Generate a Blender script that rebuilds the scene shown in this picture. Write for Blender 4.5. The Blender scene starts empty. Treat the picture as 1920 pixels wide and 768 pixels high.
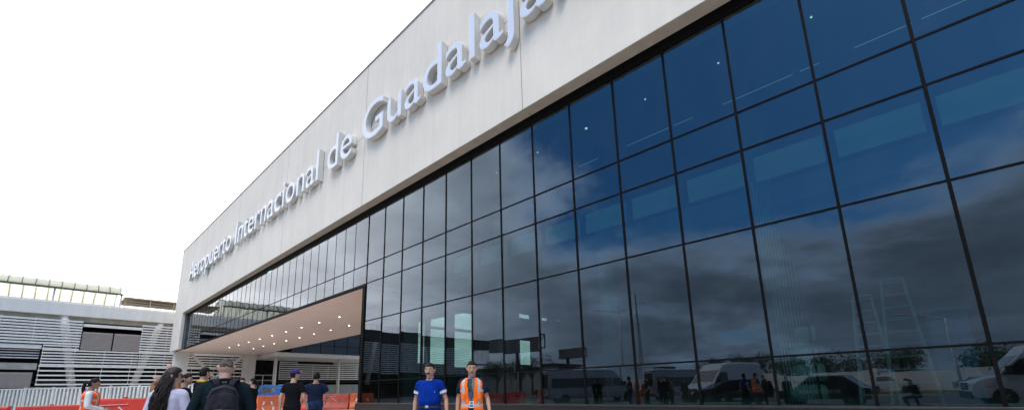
import bpy, bmesh, math, random
from mathutils import Vector, Matrix, noise
random.seed(7)
R = math.radians
PI = math.pi
sc = bpy.context.scene
COL = sc.collection

# ------------------------------------------------------------------ materials
def new_mat(name):
    m = bpy.data.materials.new(name); m.use_nodes = True
    nt = m.node_tree
    return m, nt, nt.nodes['Principled BSDF']

def mat(name, col, rough=.6, var=.12, scale=3., bump=.0, bscale=30., metal=0., stretch=(1,1,1), spec=.5, coat=0., col2=None, sheen=0.):
    m, nt, b = new_mat(name)
    N = nt.nodes; L = nt.links
    b.inputs['Roughness'].default_value = rough
    b.inputs['Metallic'].default_value = metal
    b.inputs['Specular IOR Level'].default_value = spec
    b.inputs['Coat Weight'].default_value = coat
    if sheen: b.inputs['Sheen Weight'].default_value = sheen
    tc = N.new('ShaderNodeTexCoord'); mp = N.new('ShaderNodeMapping'); mp.inputs['Scale'].default_value = stretch
    L.new(tc.outputs['Object'], mp.inputs['Vector'])
    nz = N.new('ShaderNodeTexNoise'); nz.inputs['Scale'].default_value = scale; nz.inputs['Detail'].default_value = 6; nz.inputs['Roughness'].default_value = .6
    L.new(mp.outputs[0], nz.inputs['Vector'])
    mr = N.new('ShaderNodeMapRange'); mr.inputs[1].default_value = .3; mr.inputs[2].default_value = .7
    L.new(nz.outputs['Fac'], mr.inputs[0])
    mx = N.new('ShaderNodeMix'); mx.data_type = 'RGBA'
    c = col; d = col2 if col2 else tuple(max(0, v*(1-var*2)) for v in c)
    mx.inputs[6].default_value = (*d, 1); mx.inputs[7].default_value = (*[min(1, v*(1+var*.5)) for v in c], 1)
    L.new(mr.outputs[0], mx.inputs[0]); L.new(mx.outputs[2], b.inputs['Base Color'])
    if bump:
        n2 = N.new('ShaderNodeTexNoise'); n2.inputs['Scale'].default_value = bscale; n2.inputs['Detail'].default_value = 5
        L.new(tc.outputs['Object'], n2.inputs['Vector'])
        bp = N.new('ShaderNodeBump'); bp.inputs['Strength'].default_value = bump; bp.inputs['Distance'].default_value = .02
        L.new(n2.outputs['Fac'], bp.inputs['Height']); L.new(bp.outputs[0], b.inputs['Normal'])
    return m

def emit_mat(name, col, s):
    m, nt, b = new_mat(name)
    b.inputs['Base Color'].default_value = (.8,.8,.8,1)
    b.inputs['Emission Color'].default_value = (*col,1); b.inputs['Emission Strength'].default_value = s
    return m

def wall_mat(name, col):
    """painted render: broad mottling, faint vertical rain streaks, trowel marks"""
    m, nt, b = new_mat(name); N = nt.nodes; L = nt.links
    b.inputs['Roughness'].default_value = .85; b.inputs['Specular IOR Level'].default_value = .3
    tc = N.new('ShaderNodeTexCoord')
    def nz(scale, st, det=5, ro=.6):
        mp = N.new('ShaderNodeMapping'); mp.inputs['Scale'].default_value = st; L.new(tc.outputs['Object'], mp.inputs['Vector'])
        n = N.new('ShaderNodeTexNoise'); n.inputs['Scale'].default_value = scale; n.inputs['Detail'].default_value = det; n.inputs['Roughness'].default_value = ro
        L.new(mp.outputs[0], n.inputs['Vector']); return n
    a = nz(.35, (1,1,1)); s = nz(1.2, (1,1,.09), 6, .7); f = nz(5, (1,1,1)); s2 = nz(3.2, (1,1,.04), 4, .6)
    def math_(op, x, y):
        n = N.new('ShaderNodeMath'); n.operation = op
        for i, v in enumerate((x, y)):
            if isinstance(v, (int, float)): n.inputs[i].default_value = v
            else: L.new(v, n.inputs[i])
        return n.outputs[0]
    t = math_('ADD', math_('MULTIPLY', a.outputs['Fac'], .45), math_('MULTIPLY', s.outputs['Fac'], .5))
    t = math_('ADD', t, math_('MULTIPLY', f.outputs['Fac'], .2))
    t = math_('ADD', t, math_('MULTIPLY', s2.outputs['Fac'], .16))
    mr = N.new('ShaderNodeMapRange'); mr.inputs[1].default_value = .5; mr.inputs[2].default_value = .85; L.new(t, mr.inputs[0])
    mx = N.new('ShaderNodeMix'); mx.data_type = 'RGBA'
    mx.inputs[6].default_value = (*[v*.84 for v in col],1); mx.inputs[7].default_value = (*col,1)
    L.new(mr.outputs[0], mx.inputs[0]); L.new(mx.outputs[2], b.inputs['Base Color'])
    bp = N.new('ShaderNodeBump'); bp.inputs['Strength'].default_value = .25; bp.inputs['Distance'].default_value = .03
    L.new(t, bp.inputs['Height']); L.new(bp.outputs[0], b.inputs['Normal'])
    return m

def glass_mat(name, refl=(.70,.82,1.), trans=(.43,.61,.59), ior=2.0, wav=.002, ws=.5, dust=.007):
    m = bpy.data.materials.new(name); m.use_nodes = True
    nt = m.node_tree; N = nt.nodes; L = nt.links; N.clear()
    out = N.new('ShaderNodeOutputMaterial')
    tr = N.new('ShaderNodeBsdfTransparent'); tr.inputs[0].default_value = (*trans, 1)
    gl = N.new('ShaderNodeBsdfGlossy'); gl.inputs['Roughness'].default_value = 0.0; gl.inputs['Color'].default_value = (*refl, 1)
    fr = N.new('ShaderNodeFresnel'); fr.inputs['IOR'].default_value = ior
    geo = N.new('ShaderNodeNewGeometry')
    inv = N.new('ShaderNodeMath'); inv.operation = 'SUBTRACT'; inv.inputs[0].default_value = 1; L.new(geo.outputs['Backfacing'], inv.inputs[1])
    mu = N.new('ShaderNodeMath'); mu.operation = 'MULTIPLY'; L.new(fr.outputs[0], mu.inputs[0]); L.new(inv.outputs[0], mu.inputs[1])
    lw = N.new('ShaderNodeLayerWeight'); lw.inputs[0].default_value = .5
    pw = N.new('ShaderNodeMath'); pw.operation = 'POWER'; L.new(lw.outputs['Facing'], pw.inputs[0]); pw.inputs[1].default_value = 2.2
    tm_ = N.new('ShaderNodeMix'); tm_.data_type = 'RGBA'; L.new(pw.outputs[0], tm_.inputs[0]); tm_.inputs[6].default_value = (*refl,1); tm_.inputs[7].default_value = (1,.97,.95,1); L.new(tm_.outputs[2], gl.inputs['Color'])
    mix = N.new('ShaderNodeMixShader'); L.new(mu.outputs[0], mix.inputs[0]); L.new(tr.outputs[0], mix.inputs[1]); L.new(gl.outputs[0], mix.inputs[2])
    if dust:
        tcd = N.new('ShaderNodeTexCoord'); mpd = N.new('ShaderNodeMapping'); mpd.inputs['Scale'].default_value = (1,1,.35); L.new(tcd.outputs['Object'], mpd.inputs[0])
        nd = N.new('ShaderNodeTexNoise'); nd.inputs['Scale'].default_value = 1.7; nd.inputs['Detail'].default_value = 8; nd.inputs['Roughness'].default_value = .7; L.new(mpd.outputs[0], nd.inputs['Vector'])
        md = N.new('ShaderNodeMapRange'); md.inputs[1].default_value = .42; md.inputs[2].default_value = .8; md.inputs[3].default_value = dust*.25; md.inputs[4].default_value = dust*2; L.new(nd.outputs['Fac'], md.inputs[0])
        df = N.new('ShaderNodeBsdfDiffuse'); df.inputs[0].default_value = (.45,.43,.40,1)
        m2 = N.new('ShaderNodeMixShader'); L.new(md.outputs[0], m2.inputs[0]); L.new(mix.outputs[0], m2.inputs[1]); L.new(df.outputs[0], m2.inputs[2]); L.new(m2.outputs[0], out.inputs[0])
    else: L.new(mix.outputs[0], out.inputs[0])
    if wav:
        tc = N.new('ShaderNodeTexCoord'); nz = N.new('ShaderNodeTexNoise'); nz.inputs['Scale'].default_value = ws; nz.inputs['Detail'].default_value = 1
        L.new(tc.outputs['Object'], nz.inputs['Vector'])
        bp = N.new('ShaderNodeBump'); bp.inputs['Strength'].default_value = 1; bp.inputs['Distance'].default_value = wav
        L.new(nz.outputs['Fac'], bp.inputs['Height']); L.new(bp.outputs[0], gl.inputs['Normal'])
    return m

M = {}
M['fascia'] = wall_mat('fascia_render', (.82,.735,.655))
M['soffit_edge'] = mat('soffit_edge', (.62,.53,.45), .8, .08, 1.5)
M['soffit'] = mat('soffit_board', (.90,.69,.60), .75, .03, .6)
M['joint'] = mat('joint', (.28,.25,.22), .9)
M['cap'] = mat('cap_flashing', (.30,.28,.26), .5)
M['mullion'] = mat('black_aluminium', (.006,.0055,.0055), .55, .1, 5, spec=.06)
M['plinth'] = mat('black_granite', (.012,.011,.013), .3, .4, 18, bump=.02)
M['jamb'] = mat('grey_jamb', (.16,.17,.19), .5)
M['glass'] = glass_mat('tinted_glass')
M['glass_wavy'] = glass_mat('tinted_glass_wavy', wav=.004, ws=.5)
M['side_glass'] = glass_mat('side_glass', trans=(.58,.56,.57), ior=1.5, wav=0)
M['glass_dark'] = glass_mat('dark_glass', refl=(.7,.8,.95), trans=(.1,.14,.18), ior=1.6)
M['clear'] = glass_mat('vehicle_glass', refl=(.9,.95,1), trans=(.12,.15,.15), ior=1.5, wav=0)
M['letter_side'] = mat('letter_return', (.66,.64,.61), .5, .05)
M['letter_face'] = mat('letter_face', (.62,.65,.80), .35, .03, 2)
M['letter_rim'] = mat('letter_rim', (.86,.86,.86), .4, .02)
M['white'] = mat('white_paint', (.80,.76,.71), .55, .06, 1.2, stretch=(1,1,.3))
M['white_warm'] = mat('warm_white_paint', (.72,.67,.62), .6, .05, 1)
M['slat'] = mat('slat_metal', (.80,.77,.73), .5, .08, 2)
M['tan'] = mat('tan_band', (.48,.42,.30), .8, .15, 1)
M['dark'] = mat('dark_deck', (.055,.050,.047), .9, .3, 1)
M['taupe'] = mat('taupe_louvre', (.36,.31,.285), .6, .06, 3)
M['canopy'] = mat('canopy_sheet', (.78,.78,.72), .5, .06, 1)
M['olive'] = mat('olive_gutter', (.13,.115,.08), .5)
M['brown'] = mat('brown_fascia', (.38,.29,.18), .7, .1)
M['concrete'] = mat('concrete', (.40,.38,.35), .9, .15, 1.5, bump=.15)
M['asphalt'] = mat('asphalt', (.060,.058,.057), .9, .25, 5, bump=.4, bscale=60)
M['paving'] = mat('paving', (.58,.54,.49), .85, .15, 1.2, bump=.2)
M['kerb'] = mat('kerb_paint', (.62,.45,.06), .7, .2, 4)
M['line'] = mat('road_paint', (.75,.74,.70), .7, .15, 6)
M['fence'] = mat('galvanised', (.66,.65,.62), .5, .12, 3)
M['red'] = mat('red_plastic', (.62,.045,.025), .45, .18, 2.5, bump=.05)
M['orange'] = mat('orange_plastic', (.78,.13,.025), .45, .2, 2.5, bump=.05)
M['rust'] = mat('faded_red_plastic', (.50,.075,.04), .55, .25, 2.5, col2=(.30,.05,.03))
M['patch'] = mat('white_reflector', (.80,.76,.72), .4)
M['crate_lid'] = mat('crate_lid', (.10,.11,.12), .5)
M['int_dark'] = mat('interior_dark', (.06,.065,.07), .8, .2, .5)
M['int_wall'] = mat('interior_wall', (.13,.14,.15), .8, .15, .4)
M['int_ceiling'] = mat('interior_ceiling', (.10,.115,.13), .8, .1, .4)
M['blind'] = mat('roller_blind', (.27,.30,.31), .8, .08, 1, stretch=(1,1,3))
M['steel'] = mat('brushed_steel', (.55,.56,.57), .35, .1, 4, metal=.8)
M['alu'] = mat('ladder_aluminium', (.22,.22,.23), .4, .1, 5, metal=.3)
M['bluebox'] = mat('blue_crate', (.05,.11,.22), .6)
M['bag'] = mat('white_sacks', (.34,.35,.35), .8, .1, 3, bump=.3, bscale=8)
M['van_white'] = mat('van_white', (.70,.70,.69), .25, .04, 2, coat=.5)
M['van_silver'] = mat('van_silver', (.38,.39,.41), .25, .04, 2, metal=.4, coat=.5)
M['car_black'] = mat('car_black', (.012,.013,.016), .15, .1, 2, coat=1)
M['car_dark'] = mat('car_dark_blue', (.015,.03,.05), .15, .1, 2, coat=1)
M['tyre'] = mat('tyre', (.02,.02,.02), .85)
M['trim'] = mat('black_trim', (.02,.02,.021), .5)
M['lamp_glass'] = mat('lamp_lens', (.75,.76,.78), .1, coat=1)
M['tail'] = mat('tail_lens', (.45,.02,.02), .2, coat=1)
M['redletter'] = mat('red_letters', (.55,.02,.04), .5)
M['whiteletter'] = mat('white_letters', (.75,.75,.75), .5)
M['blue_machine'] = mat('blue_enamel', (.02,.13,.38), .4, .15, 2)
M['leaf'] = mat('leaf', (.045,.075,.022), .8, .4, 2, col2=(.02,.038,.012))
M['bark'] = mat('bark', (.09,.065,.045), .9, .3, 5)
M['downlight'] = emit_mat('downlight', (1,.78,.52), 9)
M['spot'] = emit_mat('ceiling_spot', (1,.95,.88), 1.1)
M['led'] = emit_mat('led_line', (.75,.88,1), .16)
nt = M['canopy'].node_tree; tl = nt.nodes.new('ShaderNodeBsdfTranslucent'); tl.inputs[0].default_value = (.93,.92,.84,1); ms_ = nt.nodes.new('ShaderNodeMixShader'); ms_.inputs[0].default_value = .75
nt.links.new(nt.nodes['Principled BSDF'].outputs[0], ms_.inputs[1]); nt.links.new(tl.outputs[0], ms_.inputs[2]); nt.links.new(ms_.outputs[0], nt.nodes['Material Output'].inputs[0])
# people
M['skin'] = mat('skin_tan', (.46,.25,.17), .5, .1, 9, spec=.4)
M['skin2'] = mat('skin_brown', (.34,.18,.12), .5, .1, 9, spec=.4)
M['skin3'] = mat('skin_fair', (.50,.29,.22), .5, .1, 9, spec=.4)
M['hair'] = mat('black_hair', (.008,.007,.006), .6, .3, 60, bump=.5, bscale=90, spec=.15)
M['hair_brown'] = mat('brown_hair', (.022,.011,.008), .5, .45, 14, stretch=(3,3,1), bump=.1, bscale=60, spec=.3)
M['buzz'] = mat('grey_stubble', (.15,.115,.10), .9, .4, 30, bump=.1, bscale=150, spec=.05)
M['eye'] = mat('eye_white', (.6,.57,.54), .3)
M['iris'] = mat('iris', (.015,.01,.008), .2)
M['lip'] = mat('lip', (.24,.09,.07), .5)
def cloth(name, c, var=.18, sc_=7): return mat(name, c, .9, var, sc_, bump=.35, bscale=16, spec=.06)
M['polo'] = cloth('royal_blue_knit', (.003,.028,.24))
M['band'] = cloth('pale_reflective_band', (.60,.60,.62), .05)
M['navy'] = cloth('navy_cloth', (.014,.020,.045))
M['black'] = cloth('black_cloth', (.010,.010,.012))
M['teal_black'] = cloth('dark_teal_jacket', (.010,.020,.026))
M['jeans'] = cloth('dark_denim', (.022,.035,.085))
M['vest'] = cloth('hi_vis_orange', (.95,.17,.02), .1)
M['vest_red'] = cloth('hi_vis_red_orange', (.95,.11,.02), .1)
M['silver'] = cloth('silver_tape', (.48,.46,.44), .06)
M['grey_tee'] = cloth('grey_tee', (.16,.17,.21))
M['green_grey'] = cloth('green_grey_tee', (.04,.075,.07))
M['purple'] = cloth('purple_collar', (.09,.03,.22))
M['lilac'] = cloth('pale_lilac_shirt', (.58,.54,.68), .08)
M['whitecloth'] = cloth('white_cloth', (.70,.69,.70), .06)
M['brownfur'] = cloth('caramel_jacket', (.30,.15,.07), .2)
M['yellow'] = cloth('yellow_collar', (.75,.5,.03), .05)
M['pack'] = cloth('charcoal_nylon', (.030,.028,.036), .25, 10)
M['pack2'] = cloth('black_nylon', (.010,.010,.013), .25, 10)
M['cap_purple'] = cloth('purple_cap', (.045,.03,.15), .1)
M['green'] = cloth('bright_green', (.08,.70,.10), .05)
M['phone'] = mat('black_plastic', (.012,.012,.013), .25)
M['redcloth'] = cloth('red_cloth', (.35,.03,.03)); M['yellowcloth'] = cloth('yellow_cloth', (.55,.32,.03))

# ------------------------------------------------------------------ object helpers
def setp(o, label=None, cat=None, group=None, kind=None):
    if label: o['label'] = label
    if cat: o['category'] = cat
    if group: o['group'] = group
    if kind: o['kind'] = kind
    return o
def thing(name, label, cat, loc=(0,0,0), rz=0., group=None):
    o = bpy.data.objects.new(name, None); COL.objects.link(o); o.empty_display_size = .2
    o.location = loc; o.rotation_euler = (0,0,rz)
    return setp(o, label, cat, group)
def link_mesh(name, me, m, parent=None, world=False):
    o = bpy.data.objects.new(name, me)
    for x in (m if isinstance(m, (list, tuple)) else [m]): me.materials.append(M[x] if isinstance(x, str) else x)
    COL.objects.link(o)
    if parent is not None:
        o.parent = parent
        if world:
            p = parent
            off = Vector((0,0,0))
            while p is not None: off += Vector(p.location); p = p.parent
            o.location = -off
    return o
def copy_tree(o, parent=None):
    c = o.copy(); COL.objects.link(c)
    if parent is not None: c.parent = parent
    for ch in list(o.children): copy_tree(ch, c)
    return c

SCR = bpy.data.scenes.new('scratch')
def evaluate(o):
    SCR.collection.objects.link(o)
    with bpy.context.temp_override(scene=SCR, view_layer=SCR.view_layers[0]):
        dg = bpy.context.evaluated_depsgraph_get(); dg.update()
        r = bpy.data.meshes.new_from_object(o.evaluated_get(dg))
    bpy.data.objects.remove(o); return r
class MB:
    def __init__(s): s.v = []; s.f = []; s.m = []; s.cur = 0
    def add(s, vs, fs, mi=None):
        b = len(s.v); s.v += [tuple(v) for v in vs]; s.f += [tuple(i+b for i in f) for f in fs]; s.m += [s.cur if mi is None else mi]*len(fs)
    def box(s, x0,x1,y0,y1,z0,z1, mi=None):
        s.add([(x0,y0,z0),(x1,y0,z0),(x1,y1,z0),(x0,y1,z0),(x0,y0,z1),(x1,y0,z1),(x1,y1,z1),(x0,y1,z1)],
              [(0,3,2,1),(4,5,6,7),(0,1,5,4),(1,2,6,5),(2,3,7,6),(3,0,4,7)], mi)
    def xbox(s, mtx, sx, sy, sz, mi=None):
        c = [(-sx,-sy,-sz),(sx,-sy,-sz),(sx,sy,-sz),(-sx,sy,-sz),(-sx,-sy,sz),(sx,-sy,sz),(sx,sy,sz),(-sx,sy,sz)]
        s.add([mtx @ Vector(p) for p in c], [(0,3,2,1),(4,5,6,7),(0,1,5,4),(1,2,6,5),(2,3,7,6),(3,0,4,7)], mi)
    def bar(s, a, b, w, h=None, mi=None):
        a = Vector(a); b = Vector(b); d = b-a; q = d.to_track_quat('Z','Y').to_matrix().to_4x4(); q.translation = (a+b)/2
        s.xbox(q, w/2, (h or w)/2, d.length/2, mi)
    def tube(s, pts, rad, n=10, mi=None, flat=None, cap=True):
        """tube through pts, radii per point (r or (rx,ry)); rounded ends come from small end radii"""
        pts = [Vector(p) for p in pts]; rings = []
        up = None
        for i, p in enumerate(pts):
            t = (pts[min(i+1,len(pts)-1)] - pts[max(i-1,0)]).normalized()
            if up is None:
                up = Vector(flat) if flat else (Vector((0,0,1)) if abs(t.z) < .9 else Vector((0,1,0)))
            a = t.cross(up).normalized(); b2 = a.cross(t).normalized(); up = b2
            r = rad[i] if isinstance(rad, (list, tuple)) else rad
            rx, ry = r if isinstance(r, (list, tuple)) else (r, r)
            rings.append([p + a*math.cos(2*PI*k/n)*rx + b2*math.sin(2*PI*k/n)*ry for k in range(n)])
        vs = [v for r_ in rings for v in r_]; fs = []
        for i in range(len(rings)-1):
            for k in range(n): fs.append((i*n+k, i*n+(k+1)%n, (i+1)*n+(k+1)%n, (i+1)*n+k))
        if cap: fs.append(tuple(range(n-1,-1,-1))); fs.append(tuple((len(rings)-1)*n+k for k in range(n)))
        s.add(vs, fs, mi)
    def capsule(s, a, b, ra, rb, n=10, mi=None):
        a = Vector(a); b = Vector(b); d = (b-a); L_ = d.length
        if L_ < 1e-6: d = Vector((0,0,1))
        d.normalize()
        pts = [a-d*ra*.98, a-d*ra*.7, a, b, b+d*rb*.7, b+d*rb*.98]
        s.tube(pts, [ra*.2, ra*.7, ra, rb, rb*.7, rb*.2], n, mi)
    def ell(s, c, r, n=12, m_=8, mi=None, mtx=None):
        vs = [];fs = []
        for i in range(m_+1):
            th = PI*i/m_
            for k in range(n):
                ph = 2*PI*k/n
                p = Vector((r[0]*math.sin(th)*math.cos(ph), r[1]*math.sin(th)*math.sin(ph), r[2]*math.cos(th)))
                if mtx: p = mtx @ p
                vs.append(p+Vector(c))
        for i in range(m_):
            for k in range(n): fs.append((i*n+k, (i+1)*n+k, (i+1)*n+(k+1)%n, i*n+(k+1)%n))
        s.add(vs, fs, mi)
    def loft(s, rings, n=28, mi=None, cap=True, power=2.4):
        """rings: (cx,cy,z,hw,hd) superellipse sections"""
        vs = []; fs = []
        for (cx,cy,z,hw,hd) in rings:
            for k in range(n):
                a = 2*PI*k/n; c_, s_ = math.cos(a), math.sin(a)
                vs.append((cx+hw*math.copysign(abs(c_)**(2/power), c_), cy+hd*math.copysign(abs(s_)**(2/power), s_), z))
        for i in range(len(rings)-1):
            for k in range(n): fs.append((i*n+k, i*n+(k+1)%n, (i+1)*n+(k+1)%n, (i+1)*n+k))
        if cap: fs.append(tuple(range(n-1,-1,-1))); fs.append(tuple((len(rings)-1)*n+k for k in range(n)))
        s.add(vs, fs, mi)
    def xform(s, fn): s.v = [tuple(fn(Vector(v))) for v in s.v]
    def mesh(s, name):
        me = bpy.data.meshes.new(name); me.from_pydata(s.v, [], s.f); me.update()
        for p, i in zip(me.polygons, s.m): p.material_index = i
        bm = bmesh.new(); bm.from_mesh(me); bmesh.ops.recalc_face_normals(bm, faces=bm.faces); bm.to_mesh(me); bm.free()
        return me
    def build(s, name, m, parent=None, world=False, smooth=False, bevel=0.):
        me = s.mesh(name)
        if smooth:
            for p in me.polygons: p.use_smooth = True
        o = link_mesh(name, me, m, parent, world)
        if bevel:
            b = o.modifiers.new('bevel','BEVEL'); b.width = bevel; b.segments = 2; b.limit_method = 'ANGLE'; b.angle_limit = R(40)
        return o

def baked(me, mods, name):
    """evaluate modifiers on a temporary object and hand back the finished mesh"""
    o = bpy.data.objects.new('tmp', me)
    for typ, kw in mods:
        x = o.modifiers.new(typ, typ)
        for k, v in kw.items(): setattr(x, k, v)
    r = evaluate(o); r.name = name
    return r
def fused(mb, name, vox=.009, smooth=4, dec=None):
    me = baked(mb.mesh(name), [('REMESH', dict(mode='VOXEL', voxel_size=vox, use_smooth_shade=True)), ('SMOOTH', dict(factor=.5, iterations=smooth))], name)
    for p in me.polygons: p.use_smooth = True
    return me
def wrinkle(me, amp=.006, sc_=9):
    me.update(); n_ = len(me.vertices); nn = [0.]*(3*n_); cs = [0.]*(3*n_)
    me.vertices.foreach_get('co', cs); me.vertex_normals.foreach_get('vector', nn)
    for i in range(n_):
        x, y, z = cs[3*i:3*i+3]
        n = (noise.noise(Vector((x*sc_, y*sc_, z*sc_*.6))) + .5*noise.noise(Vector((x,y,z))*sc_*2.3))*amp
        cs[3*i] += nn[3*i]*n; cs[3*i+1] += nn[3*i+1]*n; cs[3*i+2] += nn[3*i+2]*n
    me.vertices.foreach_set('co', cs); me.update()

OFFS = 0
def text_mesh(body, size, extrude, name, bevel=0., align='CENTER'):
    cu = bpy.data.curves.new(name, 'FONT'); cu.offset = OFFS; cu.body = body; cu.size = size; cu.extrude = extrude; cu.align_x = align; cu.bevel_depth = bevel
    o = bpy.data.objects.new('tmp', cu)
    me = evaluate(o); me.name = name
    return me
def put_text(body, size, m, parent, mtx, name='lettering', ext=.004):
    me = text_mesh(body, size, ext, name); me.transform(mtx)
    return link_mesh(name, me, m, parent)

# ------------------------------------------------------------------ camera, world, sun
CH = 1.25
cam = bpy.data.cameras.new('camera'); co = bpy.data.objects.new('camera', cam); COL.objects.link(co); sc.camera = co
ya, pi_, ro = R(-42.2784), R(11.7208), R(-1.36490)
fw = Vector((math.sin(ya)*math.cos(pi_), math.cos(ya)*math.cos(pi_), math.sin(pi_)))
rt = Vector((math.cos(ya), -math.sin(ya), 0)); up = rt.cross(fw)
r2 = rt*math.cos(ro)+up*math.sin(ro); u2 = -rt*math.sin(ro)+up*math.cos(ro)
mw = Matrix((r2, u2, -fw)).transposed().to_4x4(); mw.translation = (0,0,CH); co.matrix_world = mw
cam.sensor_width = 36; cam.lens = 793.05/1920*36
cam.shift_x = (960-952.863)/1920; cam.shift_y = (565.03-384)/1920
cam.clip_start = .02; cam.clip_end = 3000

W = bpy.data.worlds.new('World'); sc.world = W; W.use_nodes = True
nt = W.node_tree; N = nt.nodes; L = nt.links
bg = N['Background']; bg.inputs['Strength'].default_value = .15
SUN_EL, SUN_AZ = 58, 150   # azimuth clockwise from +Y
sky = N.new('ShaderNodeTexSky'); sky.sky_type = 'NISHITA'; sky.sun_disc = False
sky.sun_elevation = R(SUN_EL); sky.sun_rotation = R(SUN_AZ); sky.dust_density = 1.0; sky.ozone_density = 1.5
tc = N.new('ShaderNodeTexCoord')
sep = N.new('ShaderNodeSeparateXYZ'); L.new(tc.outputs['Generated'], sep.inputs[0])
def mth(op, a, b=None, c=None):
    n = N.new('ShaderNodeMath'); n.operation = op
    for i, v in enumerate((a, b, c)):
        if v is None: continue
        if isinstance(v, (int,float)): n.inputs[i].default_value = v
        else: L.new(v, n.inputs[i])
    return n.outputs[0]
zz = mth('ADD', mth('MAXIMUM', sep.outputs['Z'], 0.0), .22)
cmb = N.new('ShaderNodeCombineXYZ'); L.new(mth('DIVIDE', sep.outputs['X'], zz), cmb.inputs[0]); L.new(mth('DIVIDE', sep.outputs['Y'], zz), cmb.inputs[1])
def wn(scale, off, det=8, ro_=.55, dist=.0):
    mp = N.new('ShaderNodeMapping'); mp.inputs['Location'].default_value = off; L.new(cmb.outputs[0], mp.inputs[0])
    n = N.new('ShaderNodeTexNoise'); n.inputs['Scale'].default_value = scale; n.inputs['Detail'].default_value = det; n.inputs['Roughness'].default_value = ro_; n.inputs['Distortion'].default_value = dist
    L.new(mp.outputs[0], n.inputs['Vector']); return n.outputs['Fac']
def rng(x, a, b, lo=0., hi=1.):
    n = N.new('ShaderNodeMapRange'); n.interpolation_type = 'SMOOTHSTEP'
    L.new(x, n.inputs[0]); n.inputs[1].default_value = a; n.inputs[2].default_value = b; n.inputs[3].default_value = lo; n.inputs[4].default_value = hi
    return n.outputs[0]
CLX, CLY = 11.8, 17.7
# overcast bank in the west and north (-X, +Y); broken cloud in the south
west = mth('ADD', mth('MULTIPLY', sep.outputs['X'], -.80), mth('MULTIPLY', sep.outputs['Y'], .60))
bank = rng(west, -.22, .50)
n1 = wn(.95, (CLX, CLY, 0), 11, .58, .25)
low = rng(sep.outputs['Z'], .40, .17)           # clouds close up towards the horizon
dens = mth('ADD', mth('ADD', n1, mth('MULTIPLY', bank, .5)), mth('MULTIPLY', low, .34))
cover = rng(dens, .55, .73)
shade = wn(2.2, (9.2, 1.3, 0), 6, .6, .2)
thick = rng(dens, .60, .86)                    # thin edges bright, thick cores grey
core = mth('MULTIPLY', thick, mth('SUBTRACT', 1, bank))
rim = mth('MULTIPLY', mth('SUBTRACT', 1, rng(dens, .63, .80)), mth('SUBTRACT', 1, mth('MULTIPLY', low, .7)))
lum = mth('MULTIPLY', rng(shade, .3, .7, .75, 1.15), mth('SUBTRACT', 1.0, mth('MULTIPLY', core, .50)))
lum = mth('MULTIPLY', lum, mth('ADD', mth('ADD', 5.9, mth('MULTIPLY', rim, 3.0)), mth('MULTIPLY', bank, 7.5)))
cc = N.new('ShaderNodeMix'); cc.data_type = 'RGBA'; L.new(bank, cc.inputs[0]); cc.inputs[6].default_value = (.60,.80,1.0,1); cc.inputs[7].default_value = (1,.995,.98,1)
vm = N.new('ShaderNodeVectorMath'); vm.operation = 'SCALE'; L.new(cc.outputs[2], vm.inputs[0]); L.new(lum, vm.inputs['Scale'])
mx = N.new('ShaderNodeMix'); mx.data_type = 'RGBA'; L.new(cover, mx.inputs[0]); 
skb = N.new('ShaderNodeVectorMath'); skb.operation = 'MULTIPLY'; L.new(sky.outputs[0], skb.inputs[0]); skb.inputs[1].default_value = (.26,.66,.92); L.new(skb.outputs[0], mx.inputs[6]); L.new(vm.outputs[0], mx.inputs[7])
L.new(mx.outputs[2], bg.inputs['Color'])

sl = bpy.data.lights.new('sun','SUN'); sl.energy = 1.75; sl.angle = R(32); sl.color = (1,.885,.76)
so = bpy.data.objects.new('sun', sl); COL.objects.link(so)
sd = Vector((math.sin(R(SUN_AZ))*math.cos(R(SUN_EL)), math.cos(R(SUN_AZ))*math.cos(R(SUN_EL)), math.sin(R(SUN_EL))))
so.rotation_euler = sd.to_track_quat('Z','Y').to_euler(); so.location = sd*100

sc.view_settings.view_transform = 'Standard'; sc.view_settings.look = 'None'; sc.view_settings.exposure = .6; sc.view_settings.gamma = 1
try: sc.cycles.max_bounces = 10; sc.cycles.transparent_max_bounces = 24; sc.cycles.glossy_bounces = 4; sc.cycles.use_denoising = True; sc.cycles.caustics_reflective = False; sc.cycles.caustics_refractive = False
except Exception: pass

# ------------------------------------------------------------------ ground
b = MB(); b.box(-900,900,-900,900,-1,0); setp(b.build('ground','asphalt'), kind='structure')
b = MB(); b.box(-84,40,-1.2,13.2,0,.012); setp(b.build('pavement','paving'), kind='structure')
b = MB(); b.box(-84,40,-1.45,-1.2,0,.13); setp(b.build('kerb','concrete'), kind='structure')
b = MB(); b.box(-60,40,-32.2,-31.9,0,.16); setp(b.build('painted_kerb','kerb'), kind='structure')
b = MB()
for i in range(14): b.box(-60+i*7,-57+i*7,-16.1,-15.95,.0005,.005)
b.box(-60,40,-27.3,-27.15,.0005,.005)
setp(b.build('road_marking','line'), kind='structure')
b = MB(); b.box(-85,-25.2,13.6,60,0,.010); setp(b.build('forecourt_paving','paving'), kind='structure')

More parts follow.
